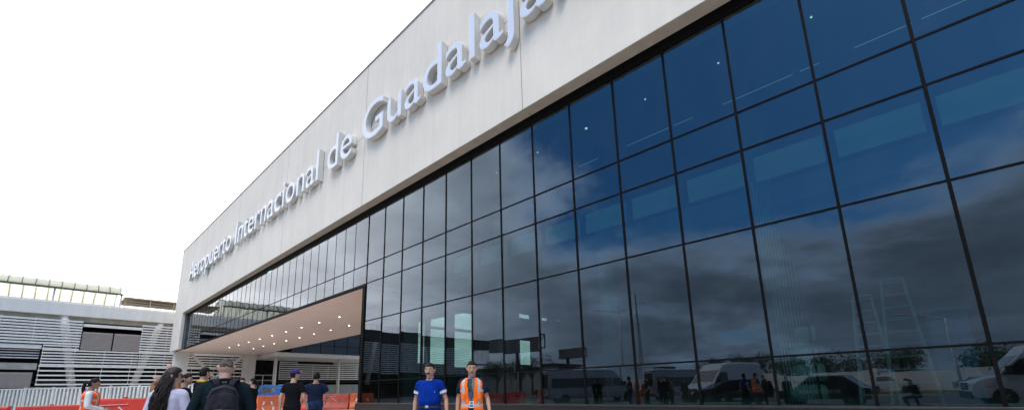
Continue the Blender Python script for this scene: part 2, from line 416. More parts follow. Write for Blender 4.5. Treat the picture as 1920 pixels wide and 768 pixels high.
# ------------------------------------------------------------------ the terminal
YG = 13.5; YF = 12.87; X0 = 1.4787; S = 2.01234
ZR = [12.966, 9.469, 8.196, 5.714, 1.963, .672]       # transom heights, top to sill
ZS = 13.374; ZP = 24.0
XL, XO, XJ = -81.9, X0-13*S, -76.2                    # fascia left end, opening jamb, left leg
XRT = X0+9*S
T = thing('airport_terminal','long white rendered terminal front with dark glass curtain wall and large raised sign lettering','building',(-30,13.5,0))
b = MB()
b.box(XL,XRT,YF,YF+.35,ZS,ZP)                         # fascia slab
b.box(XL,XJ,YF,YF+.35,8.1,ZS)                         # end leg down to the soffit
b.box(XL,XL+.5,YF+.35,25.1,8.1,ZP)
b.build('fascia_wall','fascia',T,True)
b = MB(); b.box(XL-.05,XRT,YF-.05,YF+.45,ZP,ZP+.12); b.build('parapet_cap','cap',T,True)
b = MB(); 
b.box(XJ,XRT,YF+.35,YG+.12,ZS+.02,ZS+.3); b.box(XJ,XRT,YF+.01,YF+.35,ZS-.02,ZS)
b.build('soffit_strip','soffit_edge',T,True)
b = MB(); b.box(XJ-.02,XJ+.0,YF+.35,YG+.2,8.1,ZS-.02); b.build('jamb_panel','jamb',T,True)
# shadow joints cut in the render (thin recess strips proud by 2 mm)
b = MB()
for k in range(-4,2):
    x = -24.62+k*14.05; b.box(x-.018,x+.018,YF-.003,YF+.02,ZS,ZP)
    b.box(x-.02,x+.02,YF+.36,YG,ZS-.003+.02,ZS+.025)
b.box(XL,XRT,YF-.0028,YF+.02,18.49,18.52)
b.build('shadow_joint','joint',T,True)
# vertical mullions: right block and opening block
xs_r = [X0+k*S for k in range(-13,10)]
xs_o = [XO-1.75]
while xs_o[-1] > XJ+1.0: xs_o.append(xs_o[-1]-1.457)
xs_o = xs_o[:-1]
for x in xs_r:
    b = MB(); w = .034
    b.box(x-w,x+w,YG-.012,YG+.14,ZR[5],ZS+.02)
    b.build('mullion','mullion',T,True)
for x in xs_o:
    b = MB(); b.box(x-.018,x+.018,YG+.004,YG+.14,ZR[2],ZS+.02); b.build('mullion','mullion',T,True)
for i, z in enumerate(ZR[:5]):
    w = .05 if i else 0
    if i == 0:
        b = MB(); b.box(XJ,XRT,YG-.02,YG+.1,ZR[0],ZS+.018)
    else:
        b = MB(); b.box(XO if i > 1 else XJ,XRT,YG-.006,YG+.12,z-.027,z+.027)
    b.build('head_band' if i == 0 else 'transom','mullion',T,True)
b = MB(); b.box(XJ-.05,XO-.047,YG-.03,YG+.2,8.06,8.21); b.build('opening_head','mullion',T,True)
b = MB(); b.box(XO-.32,XO-.047,YG-.06,YG+3,0,8.02); b.box(XO-.3,XO-.29,YG-.075,YG-.06,.67,8.0); b.build('corner_post','mullion',T,True)
b = MB(); b.box(XO-.32,XRT,YG-.22,YG+.3,0,ZR[5]-.06); b.build('granite_plinth','plinth',T,True)
b = MB(); b.box(XO-.34,XRT,YG-.26,YG+.3,ZR[5]-.058,ZR[5]); b.build('sill_ledge',mat('sill_metal',(.045,.043,.046),.3,.2,3,metal=.3),T,True, bevel=.01)
# glass: each pane its own part, set a hair out of true
panes = []
def pane(x0,x1,z0,z1,m):
    cx, cz = (x0+x1)/2, (z0+z1)/2; w = (x1-x0)/2; h = (z1-z0)/2
    mtx = Matrix.Translation((cx,YG+.03,cz)) @ Matrix.Rotation(R(random.gauss(0,.10)),4,'Z') @ Matrix.Rotation(R(random.gauss(0,.10)),4,'X')
    panes.append((mtx,w,h,m))
for i in range(len(xs_r)-1):
    for j in range(5): pane(xs_r[i]+.01,xs_r[i+1]-.01,ZR[j+1]+.01,ZR[j]-.01,'glass')
xo = [XO]+xs_o+[XJ]
for i in range(len(xo)-1):
    pane(xo[i+1]+.01,xo[i]-.01,ZR[1]+.01,ZR[0]-.01,'glass_wavy'); pane(xo[i+1]+.01,xo[i]-.01,ZR[2]+.01,ZR[1]-.01,'glass_wavy')
def vis(p):
    t = p[0].translation
    return -99 if t.x > 4.6 else p[1]*p[2]/(t.x**2+t.y**2)
panes.sort(key=vis, reverse=True)
for mtx,w,h,m in panes[:99]:
    b = MB(); b.xbox(mtx,w,.012,h); b.build('glass_pane',m,T,True)
b = MB()
for mtx,w,h,m in panes[99:]: b.xbox(mtx,w,.012,h)
o = b.build('far_glass_panes','glass_wavy',T,True); o['kind'] = 'stuff'
# interior shell
YB = 46
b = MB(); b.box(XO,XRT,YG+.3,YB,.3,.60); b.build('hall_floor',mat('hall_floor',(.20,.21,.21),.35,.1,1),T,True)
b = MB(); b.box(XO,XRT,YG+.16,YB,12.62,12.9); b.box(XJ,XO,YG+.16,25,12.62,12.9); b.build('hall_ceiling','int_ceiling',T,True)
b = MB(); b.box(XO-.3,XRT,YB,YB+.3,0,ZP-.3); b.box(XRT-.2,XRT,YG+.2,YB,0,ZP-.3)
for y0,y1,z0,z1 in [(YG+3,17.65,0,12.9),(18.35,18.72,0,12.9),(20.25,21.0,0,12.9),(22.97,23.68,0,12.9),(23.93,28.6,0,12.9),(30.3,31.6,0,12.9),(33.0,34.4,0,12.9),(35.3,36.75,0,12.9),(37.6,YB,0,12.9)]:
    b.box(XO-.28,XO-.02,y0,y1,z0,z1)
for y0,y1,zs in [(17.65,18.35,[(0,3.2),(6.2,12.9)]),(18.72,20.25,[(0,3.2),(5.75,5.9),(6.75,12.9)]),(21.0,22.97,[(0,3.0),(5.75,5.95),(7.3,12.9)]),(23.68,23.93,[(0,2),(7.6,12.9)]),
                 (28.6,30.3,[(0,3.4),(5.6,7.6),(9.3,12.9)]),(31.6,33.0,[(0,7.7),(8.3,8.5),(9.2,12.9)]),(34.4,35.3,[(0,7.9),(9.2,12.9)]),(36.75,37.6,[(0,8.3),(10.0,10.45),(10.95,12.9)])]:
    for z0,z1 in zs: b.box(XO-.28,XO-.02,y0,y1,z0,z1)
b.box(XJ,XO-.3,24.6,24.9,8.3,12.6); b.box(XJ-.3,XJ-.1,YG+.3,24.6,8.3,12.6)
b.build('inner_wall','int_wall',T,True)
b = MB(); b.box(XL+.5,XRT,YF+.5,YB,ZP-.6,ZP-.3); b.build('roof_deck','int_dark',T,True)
b = MB(); b.box(XL+.5,XO-.33,YG+.2,25.05,8.1,8.3); b.build('passage_soffit','soffit',T,True)
for i in range(9):
    for y in (17.7,20.8):
        x = -36.9-i*4.15-(0 if y < 18 else 4.2)
        if y > 18 and i > 7: continue
        b = MB(); b.tube([(x,y,8.06),(x,y,8.1)],.08,14); dl = b.build('downlight','downlight',T,True)
        b = MB(); b.tube([(x,y,8.07),(x,y,8.099)],.105,14); b.build('downlight_rim','white_warm',dl,True)
for x in xs_r[:-8]:
    if x < -18 or x > 3.2: continue
    b = MB(); b.box(x+.18,x+S-.10,YG+.48,YG+.52,7.25,8.06); b.build('roller_blind','blind',T,True)
for k in range(6):
    x = -16+k*6.6; b = MB(); b.tube([(x,17.2,.6),(x,17.2,12.6)],.38,20); b.build('interior_column','int_wall',T,True,True)
b = MB()
b.box(XO,XRT,17.4,17.7,7.6,8.5); b.box(XO,XRT,17.7,YB,8.2,8.45)
for k in range(7): b.box(XO+2+k*4.4,XO+2.25+k*4.4,17.6,YB,7.4,8.2)
b.build('mezzanine_slab','int_ceiling',T,True)
for x0_,x1_ in ((-9.2,-8.2),(-6.85,-5.1),(-4.9,-4.2),(-3.2,-1.1),(-.9,-.4),(.45,1.7),(1.9,3.4)):
    b = MB(); b.box(x0_,x1_,15.0,15.02,10.9,10.914); b.build('light_strip','led',T,True)
for x in (-8.71,-5.93,-3.15,-.37,-11.5,2.4,-14.3):
    b = MB(); b.tube([(x,15.05,12.58),(x,15.05,12.615)],.03 if x != -8.71 else .06,10); b.build('ceiling_spot','spot',T,True)
for y0,y1,z0,z1 in ((17.6,20.3,3.1,6.8),(20.95,24.0,2.9,7.65),(28.5,33.1,3.3,9.4),(34.3,37.7,7.8,11.)):
    b = MB(); b.box(XO-.34,XO-.315,y0,y1,z0,z1); b.build('side_glazing','side_glass',T,True)
# big pillars under the raised front
for y0,y1 in ((13.4,15.1),(22.9,24.5)):
    b = MB(); b.box(-82.2,-80.6,y0,y1,0,8.1); b.build('pillar','white_warm',T,True, bevel=.03)
for a_,b_ in (((-81.3,15.4,8.0),(-81.3,18.9,4.2)),((-81.3,22.8,7.9),(-81.3,19.0,4.2)),((-81.3,19.0,4.3),(-81.3,19.0,0))):
    b = MB(); b.bar(a_,b_,.42,.42); b.build('brace','white_warm',T,True, bevel=.02)

# the sign
sign = thing('sign_lettering','raised white letters reading Aeropuerto Internacional de Guadalajara across the pale fascia','sign',(-40,12.4,17.45))
TXT = 'Aeropuerto Internacional de Guadalajara'
YL0, DEP = 12.45, .38
probe = text_mesh(TXT.split('j')[0], 1., 0, 'p', align='LEFT'); w1 = max(v.co.x for v in probe.vertices)
probeA = text_mesh('A', 1., 0, 'p', align='LEFT'); a0 = min(v.co.x for v in probeA.vertices); capH = max(v.co.y for v in probeA.vertices)
ZB = 17.45; HCAP = 2.62
sz = HCAP/capH
# widths follow the photograph: A starts at -72.8, the j stem stands at -10.9
sxs = (-11.25+72.8)/(w1-a0)
x_of = {}
def text_w(s_):
    return 0. if not s_ else max(v.co.x for v in text_mesh(s_+'|',1.,0,'p',align='LEFT').vertices)
wbar = text_w('')
for i, ch in enumerate(TXT):
    if ch == ' ': continue
    gap = text_w(TXT[:i]) - (max(v.co.x for v in text_mesh('|',1.,0,'p',align='LEFT').vertices))
    if i == 0: gap = 0
    me = text_mesh(ch,1.,.05,'letter',align='LEFT')
    y0_, y1_ = min(v.co.z for v in me.vertices), max(v.co.z for v in me.vertices)
    for v in me.vertices:
        u = (v.co.z-y0_)/(y1_-y0_)
        v.co = Vector((-72.8+(gap+v.co.x-a0)*sxs, YL0+DEP*(1-u), ZB+v.co.y*sz))
    o = link_mesh('letter', me, ['letter_side','letter_rim'], sign, True)
    me.update()
    for p in me.polygons: p.use_smooth = False; p.material_index = 1 if abs(p.normal.y) > .9 and p.center.y < YL0+.05 else 0
    OFFS = -.0085; mf = text_mesh(ch,1.,.0015,'letter_face',align='LEFT'); OFFS = 0
    for v in mf.vertices: v.co = Vector((-72.8+(gap+v.co.x-a0)*sxs, YL0-.004-(.006 if v.co.z > 0 else 0), ZB+v.co.y*sz))
    for p in mf.polygons: p.use_smooth = False
    fo = link_mesh('letter_face', mf, 'letter_face', o); 

# rear wing closing the court
Wg = thing('glazed_wing','darker glazed wing on white columns seen under the raised terminal front','building',(-74.3,40,0))
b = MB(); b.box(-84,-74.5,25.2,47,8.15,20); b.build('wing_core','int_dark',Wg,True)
b = MB(); b.box(-84,-74.2,25.1,47,7.45,8.1); b.build('floor_band','white_warm',Wg,True)
ys = [25.2+i*2.45 for i in range(9)]
for i in range(8):
    for z0,z1 in ((8.15,9.55),(9.6,12.6),(12.65,16.)):
        b = MB(); b.box(-74.35,-74.3,ys[i]+.03,ys[i+1]-.03,z0,z1)
        b.build('glass_pane','glass_dark',Wg,True)
b = MB()
for y in ys: b.box(-74.38,-74.24,y-.035,y+.035,8.1,16)
for z in (9.575,12.625,16.0): b.box(-74.38,-74.25,25.2,46,z-.03,z+.03)
b.build('mullion_grid','mullion',Wg,True)
for y in (26.0,36.8):
    b = MB(); b.tube([(-75.9,y,0),(-75.9,y,7.5)],.26,20); b.build('column','white_warm',Wg,True,True)
# the first one stands up to the passage soffit
# ------------------------------------------------------------------ parking building on the left
PX = -86.
G = thing('parking_garage','white louvred multi-storey parking building with leaning round columns and curved canopy','building',(PX,5,0))
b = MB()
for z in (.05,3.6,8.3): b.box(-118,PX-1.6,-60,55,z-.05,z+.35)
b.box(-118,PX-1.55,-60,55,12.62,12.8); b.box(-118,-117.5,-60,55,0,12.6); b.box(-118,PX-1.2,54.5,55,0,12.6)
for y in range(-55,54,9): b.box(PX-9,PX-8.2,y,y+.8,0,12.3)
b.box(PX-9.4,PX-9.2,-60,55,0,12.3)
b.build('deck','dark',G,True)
b = MB(); b.box(PX-1.5,PX-.5,-44,55,12.3,13.0); b.build('upper_wall','tan',G,True)
b = MB(); b.box(PX-1.0,PX-.1,-17,55,13.0,14.82); b.build('edge_beam','white',G,True, bevel=.08)
b = MB(); b.box(PX-12,PX-.3,-17,55,14.84,15.0); b.build('roof_slab','white',G,True)
for yt,yb in ((.8,3.2),(12.4,9.7),(50,52.5),(-12.,-14.5),(-24,-22),(-36,-38.5)):
    b = MB(); b.tube([(PX-.72,yt,14.7),(PX-.72,yb,3.0)],.46,18); b.build('leaning_column','white',G,True,True)
def slats(y0,y1,z0,z1,pitch=.40,w=.19,x=PX,name='slat_screen', frame=True):
    b = MB(); z = z0
    while z < z1-.05:
        b.box(x-.05,x+.07,y0,y1,z,z+w); z += pitch
    if frame:
        y = y0+.05
        while y < y1: b.box(x-.12,x-.055,y,y+.06,z0,z1); y += 3.1
    return b.build(name,'slat',G,True)
slats(-17,3.2,8.9,12.5,w=.25); slats(-.3,9.8,6.0,8.15,); slats(-.3,3.2,8.2,8.85); slats(9.75,16.5,8.2,12.5,w=.22); slats(9.85,24.9,6.0,8.15)
slats(-.35,16.5,3.3,5.9,.62,.2); slats(16.6,24.9,3.3,5.9,.62,.2)
slats(16.6,24.9,8.2,12.5)
slats(30.2,54,4.1,7.2); slats(30.2,33.4,7.25,8.6); slats(40.6,54,7.25,8.6); slats(25,54,9.2,12.5)
slats(-60,-17.5,5.6,12.3,.46,.2)
b = MB(); b.box(PX-.3,PX-.05,-17,-.4,8.2,8.75); b.box(PX-.3,PX-.05,3.25,9.8,11.6,12.0); b.build('spandrel','white',G,True)
for y0,y1,z0,z1 in ((3.32,6.55,8.3,10.85),(6.72,9.75,8.3,10.85),(-4.0,-.75,3.0,5.0),(-7.6,-4.2,3.0,5.0)):
    b = MB(); b.box(PX-.2,PX-.05,y0,y1,z0,z1)
    z = z0+.05
    while z < z1-.1: b.box(PX-.05,PX-.01,y0+.05,y1-.05,z,z+.09); z += .16
    b.build('louvre_panel','taupe',G,True)
b = MB(); b.box(PX-.9,PX-.3,-17,-.5,5.4,6.2); b.box(PX-.95,PX-.8,-17,-.5,6.2,6.3); b.build('parapet_wall','concrete',G,True)
b = MB(); b.box(PX-1.2,PX-.4,-17,55,0,3.1); b.build('base_wall','concrete',G,True)
b = MB()
for k in range(4): b.box(PX-.7,PX-.6,-17,-.5,6.9+k*.35,7.05+k*.35)
b.build('guard_rail','slat',G,True)
b = MB()
b.box(PX-.5,PX-.4,25.5,30,3.95,4.05); b.box(PX-.5,PX-.4,25.5,30,4.85,4.98)
for y in (25.6,27.6,29.7): b.box(PX-.5,PX-.4,y,y+.12,3.1,4.95)
b.build('guard_rail','slat',G,True)
# barrel canopy on the roof deck
b = MB(); n = 14
def arch(y,dz=0):
    return [Vector((PX-.1-7.2*(1-math.cos(PI*k/n))/2, y, 16.85+dz+1.55*math.sin(PI*k/n)*1.0-(.0 if k < n/2 else (k-n/2)/(n/2)*1.3))) for k in range(n+1)]
ysC = [-16+i*1.26 for i in range(19)]
vs = []; fs = []
for y in ysC: vs += arch(y)
for i in range(len(ysC)-1):
    for k in range(n): fs.append((i*(n+1)+k,(i+1)*(n+1)+k,(i+1)*(n+1)+k+1,i*(n+1)+k+1))
b.add(vs,fs); me = b.mesh('canopy_sheet'); me = baked(me,[('SOLIDIFY',dict(thickness=.04))],'canopy_sheet'); link_mesh('canopy_sheet',me,'canopy',G,True)
b = MB()
for y in ysC: b.tube(arch(y,.05),.055,6)
b.box(PX-.3,PX+.05,-16.1,7.0,16.72,16.95)
b.build('canopy_rib','olive',G,True)
b = MB(); b.box(PX-7.4,PX-7.1,-16,6.8,14.95,15.6); b.build('canopy_kerb','brown',G,True)
for y in (-14.8,-7.6,-.35,6.7):
    b = MB(); b.box(PX-.55,PX-.35,y,y+.2,14.9,16.75); b.build('canopy_post','white',G,True)
b = MB(); b.box(PX-8,PX-.5,7.2,45,16.45,16.65); b.box(PX-7,PX-6.8,7.2,45,14.9,15.6); b.build('walkway_roof','brown',G,True)
b = MB()
for z in (15.3,15.65,16.0): b.box(PX-.62,PX-.55,7.2,45,z,z+.07)
for i in range(13): b.box(PX-.62,PX-.53,7.3+i*3,7.4+i*3,14.9,16.45)
b.build('walkway_rail',mat('tan_rail',(.50,.42,.32),.6),G,True)
# the ramp at the far south end
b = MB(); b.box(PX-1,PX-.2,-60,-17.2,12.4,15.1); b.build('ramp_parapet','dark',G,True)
b = MB()
for z in (15.5,15.95,16.4): b.tube([(PX-.5,-60,z),(PX-.5,-17.2,z)],.045,6)
for i in range(29): b.tube([(PX-.5,-59.8+i*1.5,15.1),(PX-.5,-59.8+i*1.5,16.4)],.035,6)
b.build('ramp_rail','fence',G,True)

# ------------------------------------------------------------------ fence and barriers
def on_line(p, q, t): return Vector(p).lerp(Vector(q), t)
FA, FB = Vector((-62.5,-5.8,0)), Vector((-45.8,9.5,0))
fe = thing('railing_fence','pale grey vertical bar fence behind the red barriers at the left','fence',tuple(FA))
d_ = (FB-FA); Lf = d_.length; d_.normalize(); ang = math.atan2(d_.y,d_.x)
fe.rotation_euler = (0,0,ang)
b = MB(); n_ = int(Lf/.34)
for i in range(n_): b.box(i*.34,i*.34+.15,-.02,.02,.15,2.28)
b.build('bars','fence',fe)
b = MB(); b.box(0,Lf,-.03,.03,.1,.18); b.box(0,Lf,-.03,.03,2.25,2.34); b.build('rail','fence',fe)
for i in range(int(Lf/2.5)+1):
    b = MB(); b.box(i*2.5-.06,i*2.5+.06,-.06,.06,0,2.42); b.build('post','fence',fe)

def barrier(label, p, q, m, h=1.2, group='plastic road barriers', tilt=0., patches='slash', lug=True):
    p = Vector((*p,0)); q = Vector((*q,0)); d = q-p; Lb = d.length; rz = math.atan2(d.y,d.x)
    t = thing('road_barrier',label,'barrier',tuple((p+q)/2),rz,group)
    prof = [(-.27,.0),(-.29,.06),(-.29,.20),(-.17,.48),(-.12,.62),(-.105,h-.06),(-.085,h),(.085,h),(.105,h-.06),(.12,.62),(.17,.48),(.29,.20),(.29,.06),(.27,0)]
    b = MB(); hl = Lb/2; st = [(-hl,.80,.02),(-hl+.04,.97,0),(-hl+.10,1,0),(hl-.10,1,0),(hl-.04,.97,0),(hl,.80,.02)]
    vs = []; fs = []; k_ = len(prof)
    for (x,s_,zo) in st:
        for (y,z) in prof: vs.append((x,y*s_,max(0,z-zo)))
    for i in range(len(st)-1):
        for k in range(k_): fs.append((i*k_+k,(i+1)*k_+k,(i+1)*k_+(k+1)%k_,i*k_+(k+1)%k_))
    fs.append(tuple(range(k_-1,-1,-1))); fs.append(tuple((len(st)-1)*k_+k for k in range(k_)))
    b.add(vs,fs)
    for sx in (-.45,.45): b.tube([(sx*Lb/2,-.298,.10),(sx*Lb/2,.298,.10)],.07,8)      # drain / forklift eyes
    b.tube([(0,0,h-.01),(0,0,h+.05)],.06,12)
    if lug: b.tube([(hl-.02,0,.1),(hl-.02,0,h+.03)],.055,10)
    b.build('shell',m,t,bevel=.015)
    c = MB()
    if patches == 'slash':
        nn = max(2,int(Lb/.75))
        for i in range(nn):
            x = -hl+(i+.5)*Lb/nn; s_ = 1 if i%2 else -1
            for (z0,z1,y0_,y1_) in ((.32,.52,.235,.155),(.66,.88,.123,.118)):
                for sd_ in (-1,1):
                    w = .075; sh = .09*s_*(1 if z0 < .6 else -1)
                    c.add([(x-w,sd_*(y0_+.006),z0),(x+w,sd_*(y0_+.006),z0),(x+w+sh,sd_*(y1_+.006),z1),(x-w+sh,sd_*(y1_+.006),z1),(x-w,sd_*(y0_-.01),z0),(x+w,sd_*(y0_-.01),z0),(x+w+sh,sd_*(y1_-.01),z1),(x-w+sh,sd_*(y1_-.01),z1)],
                          [(0,1,2,3),(4,7,6,5),(0,4,5,1),(2,6,7,3),(1,5,6,2),(0,3,7,4)])
    else:
        for sd_ in (-1,1):
            c.bar((-hl*.8,sd_*.118,h-.22),(hl*.2,sd_*.118,h-.2),.05,.012); c.bar((-hl*.1,sd_*.118,h-.28),(hl*.3,sd_*.135,h-.62),.07,.012)
            c.bar((-hl*.5,sd_*.27,.28),(hl*.1,sd_*.2,.42),.05,.012)
    c.build('reflector','patch',t)
    return t
barrier('low red plastic barrier at the far left edge in front of the fence',(-25.3,-2.6),(-24.6,-.6),'red',1.07,patches='bar')
barrier('low red plastic barrier just left of the woman in the orange vest',(-24.55,-.45),(-24.2,1.35),'red',1.07,patches='bar')
barrier('low red plastic barrier directly right of the woman in the orange vest',(-24.2,1.5),(-24.1,3.4),'red',1.07,patches='bar')
barrier('bright red barrier with white diagonal bar beside the long-haired woman',(-20.5,1.35),(-19.0,2.85),'red',1.27,patches='bar')
barrier('bright orange barrier with white slashes left of the purple-capped man',(-30.2,9.45),(-31.7,12.1),'orange',1.24)
barrier('red barrier partly hidden by the woman drinking in black',(-33.2,9.9),(-33.0,11.6),'red',1.1,patches='bar')
barrier('plain red barrier between the capped man and the man in navy',(-36.6,13.7),(-35.1,15.2),'red',1.22)
barrier('faded dark red barrier with scuffed white marks left of the glass corner',(-34.9,15.3),(-33.0,17.05),'rust',1.25,patches='bar')
barrier('brighter orange barrier with a worn pale end against the glass corner',(-32.95,17.1),(-31.6,18.5),'orange',1.25)

# ------------------------------------------------------------------ vehicles
def wheel(parent, x, y, r=.34, w=.22):
    b = MB(); s_ = 1 if x > 0 else -1
    prof = [(r*.62,-w/2),(r*.93,-w/2),(r,-w/2+.04),(r,w/2-.04),(r*.93,w/2),(r*.62,w/2)]
    def ringed(b, prof, n=24):
        vs = []; fs = []
        for k in range(n):
            a = 2*PI*k/n
            for (q,o) in prof: vs.append((x+o*s_, y+q*math.cos(a), r+q*math.sin(a)))
        m_ = len(prof)
        for k in range(n):
            for i in range(m_-1): fs.append((k*m_+i,((k+1)%n)*m_+i,((k+1)%n)*m_+i+1,k*m_+i+1))
            fs.append((k*m_+m_-1,((k+1)%n)*m_+m_-1,((k+1)%n)*m_,k*m_))
        b.add(vs,fs)
    ringed(b,prof); t = b.build('tyre','tyre',None,smooth=True); 
    wroot = bpy.data.objects.new('wheel',None); COL.objects.link(wroot); wroot.parent = parent; t.parent = wroot
    b = MB(); b.tube([(x-w*.3*s_,y,r),(x+w*.42*s_,y,r)],r*.6,20)
    for k in range(5):
        a = 2*PI*k/5; b.bar((x+w*.44*s_,y,r),(x+w*.44*s_,y+r*.55*math.cos(a),r+r*.55*math.sin(a)),.05,.03)
    rm = b.build('rim','steel',wroot)
def vehicle(name, label, cat, loc, rz, body, prof, W_, wheels, glass, lights, group=None, taper=.88, rw=.36, extras=None, belt=1.0):
    """prof: side outline (y forward, z up); cab narrows above the belt line"""
    t = thing(name,label,cat,loc,rz,group)
    b = MB(); n = len(prof)
    cy = sum(p[0] for p in prof)/n; cz = sum(p[1] for p in prof)/n; hw = W_/2
    def wid(z): 
        k = max(0,(z-belt))/max(.1,(max(p[1] for p in prof)-belt)); return 1-(1-taper)*k*k
    st = [(-1,.93),(-.96,.985),(-.86,1.),(0,1.),(.86,1.),(.96,.985),(1,.93)]
    vs = []; fs = []
    for (u,s_) in st:
        for (y,z) in prof:
            yy = cy+(y-cy)*(1-(1-s_)*.5); zz_ = cz+(z-cz)*s_
            vs.append((u*hw*wid(z),yy,zz_ if z > .5 else max(z,.22)))
    for i in range(len(st)-1):
        for k in range(n): fs.append((i*n+k,(i+1)*n+k,(i+1)*n+(k+1)%n,i*n+(k+1)%n))
    fs.append(tuple(range(n-1,-1,-1))); fs.append(tuple((len(st)-1)*n+k for k in range(n)))
    b.add(vs,fs); b.build('body',body,t,bevel=.03)
    for (sx,y) in [(s_,y) for y in wheels for s_ in (-1,1)]:
        c = MB(); c.tube([(sx*(hw-.12),y,rw),(sx*(hw+.006),y,rw)],rw*1.16,22); c.build('wheel_arch','trim',t)
        wheel(t,sx*(hw-.09),y,rw)
    for gi in glass:
        kind = gi[0]
        if kind == 'side':
            _, pts = gi
            for s_ in (-1,1):
                vs = [(s_*(hw*wid(z)+.006),y,z) for (y,z) in pts]+[(s_*(hw*wid(z)-.03),y,z) for (y,z) in pts]; k = len(pts)
                c = MB(); c.add(vs,[tuple(range(k)),tuple(range(2*k-1,k-1,-1))]+[(i,(i+1)%k,k+(i+1)%k,k+i) for i in range(k)])
                c.build('side_window','car_black',t)
        else:
            _, (y0,z0),(y1,z1),wf = gi
            d = Vector((0,z1-z0,-(y1-y0))).normalized()*(.012 if kind == 'front' else -.012)
            a0_, a1_ = hw*wf*wid(z0), hw*wf*wid(z1)
            c = MB(); q = [Vector((-a0_,y0,z0)),Vector((a0_,y0,z0)),Vector((a1_,y1,z1)),Vector((-a1_,y1,z1))]
            sgn = 1 if kind == 'front' else -1
            off = Vector((0,abs(d.y)*sgn if True else 0,abs(d.z)))
            c.add([p+off for p in q]+[p-off*2 for p in q],[(0,1,2,3),(7,6,5,4),(0,4,5,1),(1,5,6,2),(2,6,7,3),(3,7,4,0)])
            c.build('windshield' if kind == 'front' else 'rear_window','car_black',t)
    for (nm,x,y,z,sx,sy,sz_,m_) in lights:
        for s_ in ((-1,1) if x else (1,)):
            c = MB(); c.ell((s_*x,y,z),(sx,sy,sz_),14,8) if 'light' in nm else c.box(s_*x-sx,s_*x+sx,y-sy,y+sy,z-sz_,z+sz_)
            c.build(nm,m_,t,smooth='light' in nm)
    return t
def sprinter(label, loc, rz, body='van_white', length=6.9, h=2.75, windows=True, group='vans in the pick-up lane', ac=True, mat_side=None):
    Lh = length/2
    prof = [(-Lh,.35),(Lh-.05,.35),(Lh,.6),(Lh-.02,.95),(Lh-.25,1.12),(Lh-.95,1.35),(Lh-1.75,2.2),(Lh-2.1,h-.12),(Lh-2.6,h),(-Lh+.25,h),(-Lh+.05,h-.12),(-Lh,1.2)]
    gl = [('front',(Lh-1.0,1.42),(Lh-1.74,2.18),.86),('rear',(-Lh+.0,1.3),(-Lh+.04,h-.4),.8),('side',[(Lh-2.35,1.32),(Lh-1.15,1.36),(Lh-1.75,2.02),(Lh-2.35,2.05)])]
    if windows: gl.append(('side',[(-Lh+.35,1.3),(Lh-2.5,1.3),(Lh-2.5,2.08),(-Lh+.35,2.08)]))
    li = [('headlight',.78,Lh-.10,.98,.17,.12,.13,'lamp_glass'),('taillight',.9,-Lh,1.1,.07,.04,.25,'tail'),('bumper',0,Lh-.02,.48,.92,.08,.16,'trim'),('rear_bumper',0,-Lh,.48,.92,.06,.12,'trim'),
          ('grille_surround',0,Lh-.0,.88,.5,.03,.17,'trim'),('grille_bar',0,Lh+.035,.82,.46,.012,.016,'steel'),('grille_bar',0,Lh+.035,.90,.46,.012,.016,'steel'),('grille_bar',0,Lh+.035,.98,.46,.012,.016,'steel'),
          ('wing_mirror',1.12,Lh-1.35,1.55,.08,.10,.20,'trim')]
    t = vehicle('passenger_van',label,'van',loc,rz,body,prof,2.0,(Lh-1.05,-Lh+1.5),gl,li,group,.86,.36,belt=1.2)
    if ac:
        c = MB(); c.box(-.6,.6,-Lh+.9,-Lh+2.6,h-.02,h+.2); c.build('roof_unit','trim',t,bevel=.05)
    return t
def face(dx,dy): return math.atan2(-dx,dy)
sprinter('long white minibus with black window band reflected in the lower glass panes',(-21.2,-7.2,0),face(5.2,-8.0),'van_silver',8.6,2.9)
sprinter('second silver minibus parked beside the long white minibus',(-15.6,-15.0,0),face(5.2,-7.0),'van_silver',7.2,2.85)
sprinter('white delivery van facing the glass wall near the black car',(-9.6,-6.2,0),face(-.45,1),'van_white',6.0,2.7,False,ac=False)
sprinter('white van with chrome grille behind the crouching photographer',(5.2,-3.6,0),face(-1,.12),'van_white',6.2,2.75)
def sedan(label, loc, rz, body, group='cars by the kerb', truck=False, L_=4.6, h=1.5):
    a = L_/2
    if truck: prof = [(-a,.4),(a-.05,.4),(a,.8),(a-.1,1.02),(a-1.3,1.12),(a-1.9,h+.2),(a-3.0,h+.22),(a-3.25,1.1),(-a,1.08)]; g = [('front',(a-1.33,1.15),(a-1.88,h+.16),.85),('side',[(a-2.95,1.15),(a-1.5,1.17),(a-1.95,h+.1),(a-2.9,h+.1)])]
    else: prof = [(-a,.35),(a-.08,.35),(a,.62),(a-.12,.82),(a-1.15,.98),(a-1.95,h-.06),(a-2.5,h),(-a+1.1,h-.03),(-a+.35,1.05),(-a,.95)]; g = [('front',(a-1.2,1.0),(a-1.93,h-.08),.84),('rear',(-a+.4,1.06),(-a+1.05,h-.06),.82),('side',[(-a+.75,1.0),(a-1.4,1.0),(a-1.98,h-.1),(-a+1.15,h-.12)])]
    li = [('headlight',.68,a-.09,.72,.17,.1,.08,'lamp_glass'),('taillight',.72,-a+.01,.8,.14,.04,.09,'tail'),('bumper',0,a-.02,.42,.85,.06,.09,'trim'),('licence_plate',0,a+.045,.45,.26,.008,.06,'whiteletter')]
    return vehicle('pickup_truck' if truck else 'parked_car',label,'pickup' if truck else 'car',loc,rz,body,prof,1.82,(a-.9,-a+.95),g,li,group,.8,.33,belt=.95)
sedan('glossy black car nosing in beside the delivery van',(-8.4,-3.6,0),face(-1,.25),'car_black')
bl = sedan('dark green-black wagon with white rear letters behind the photographer',(-3.6,-5.4,0),face(-1,-.15),'car_dark',L_=4.9,h=1.75)
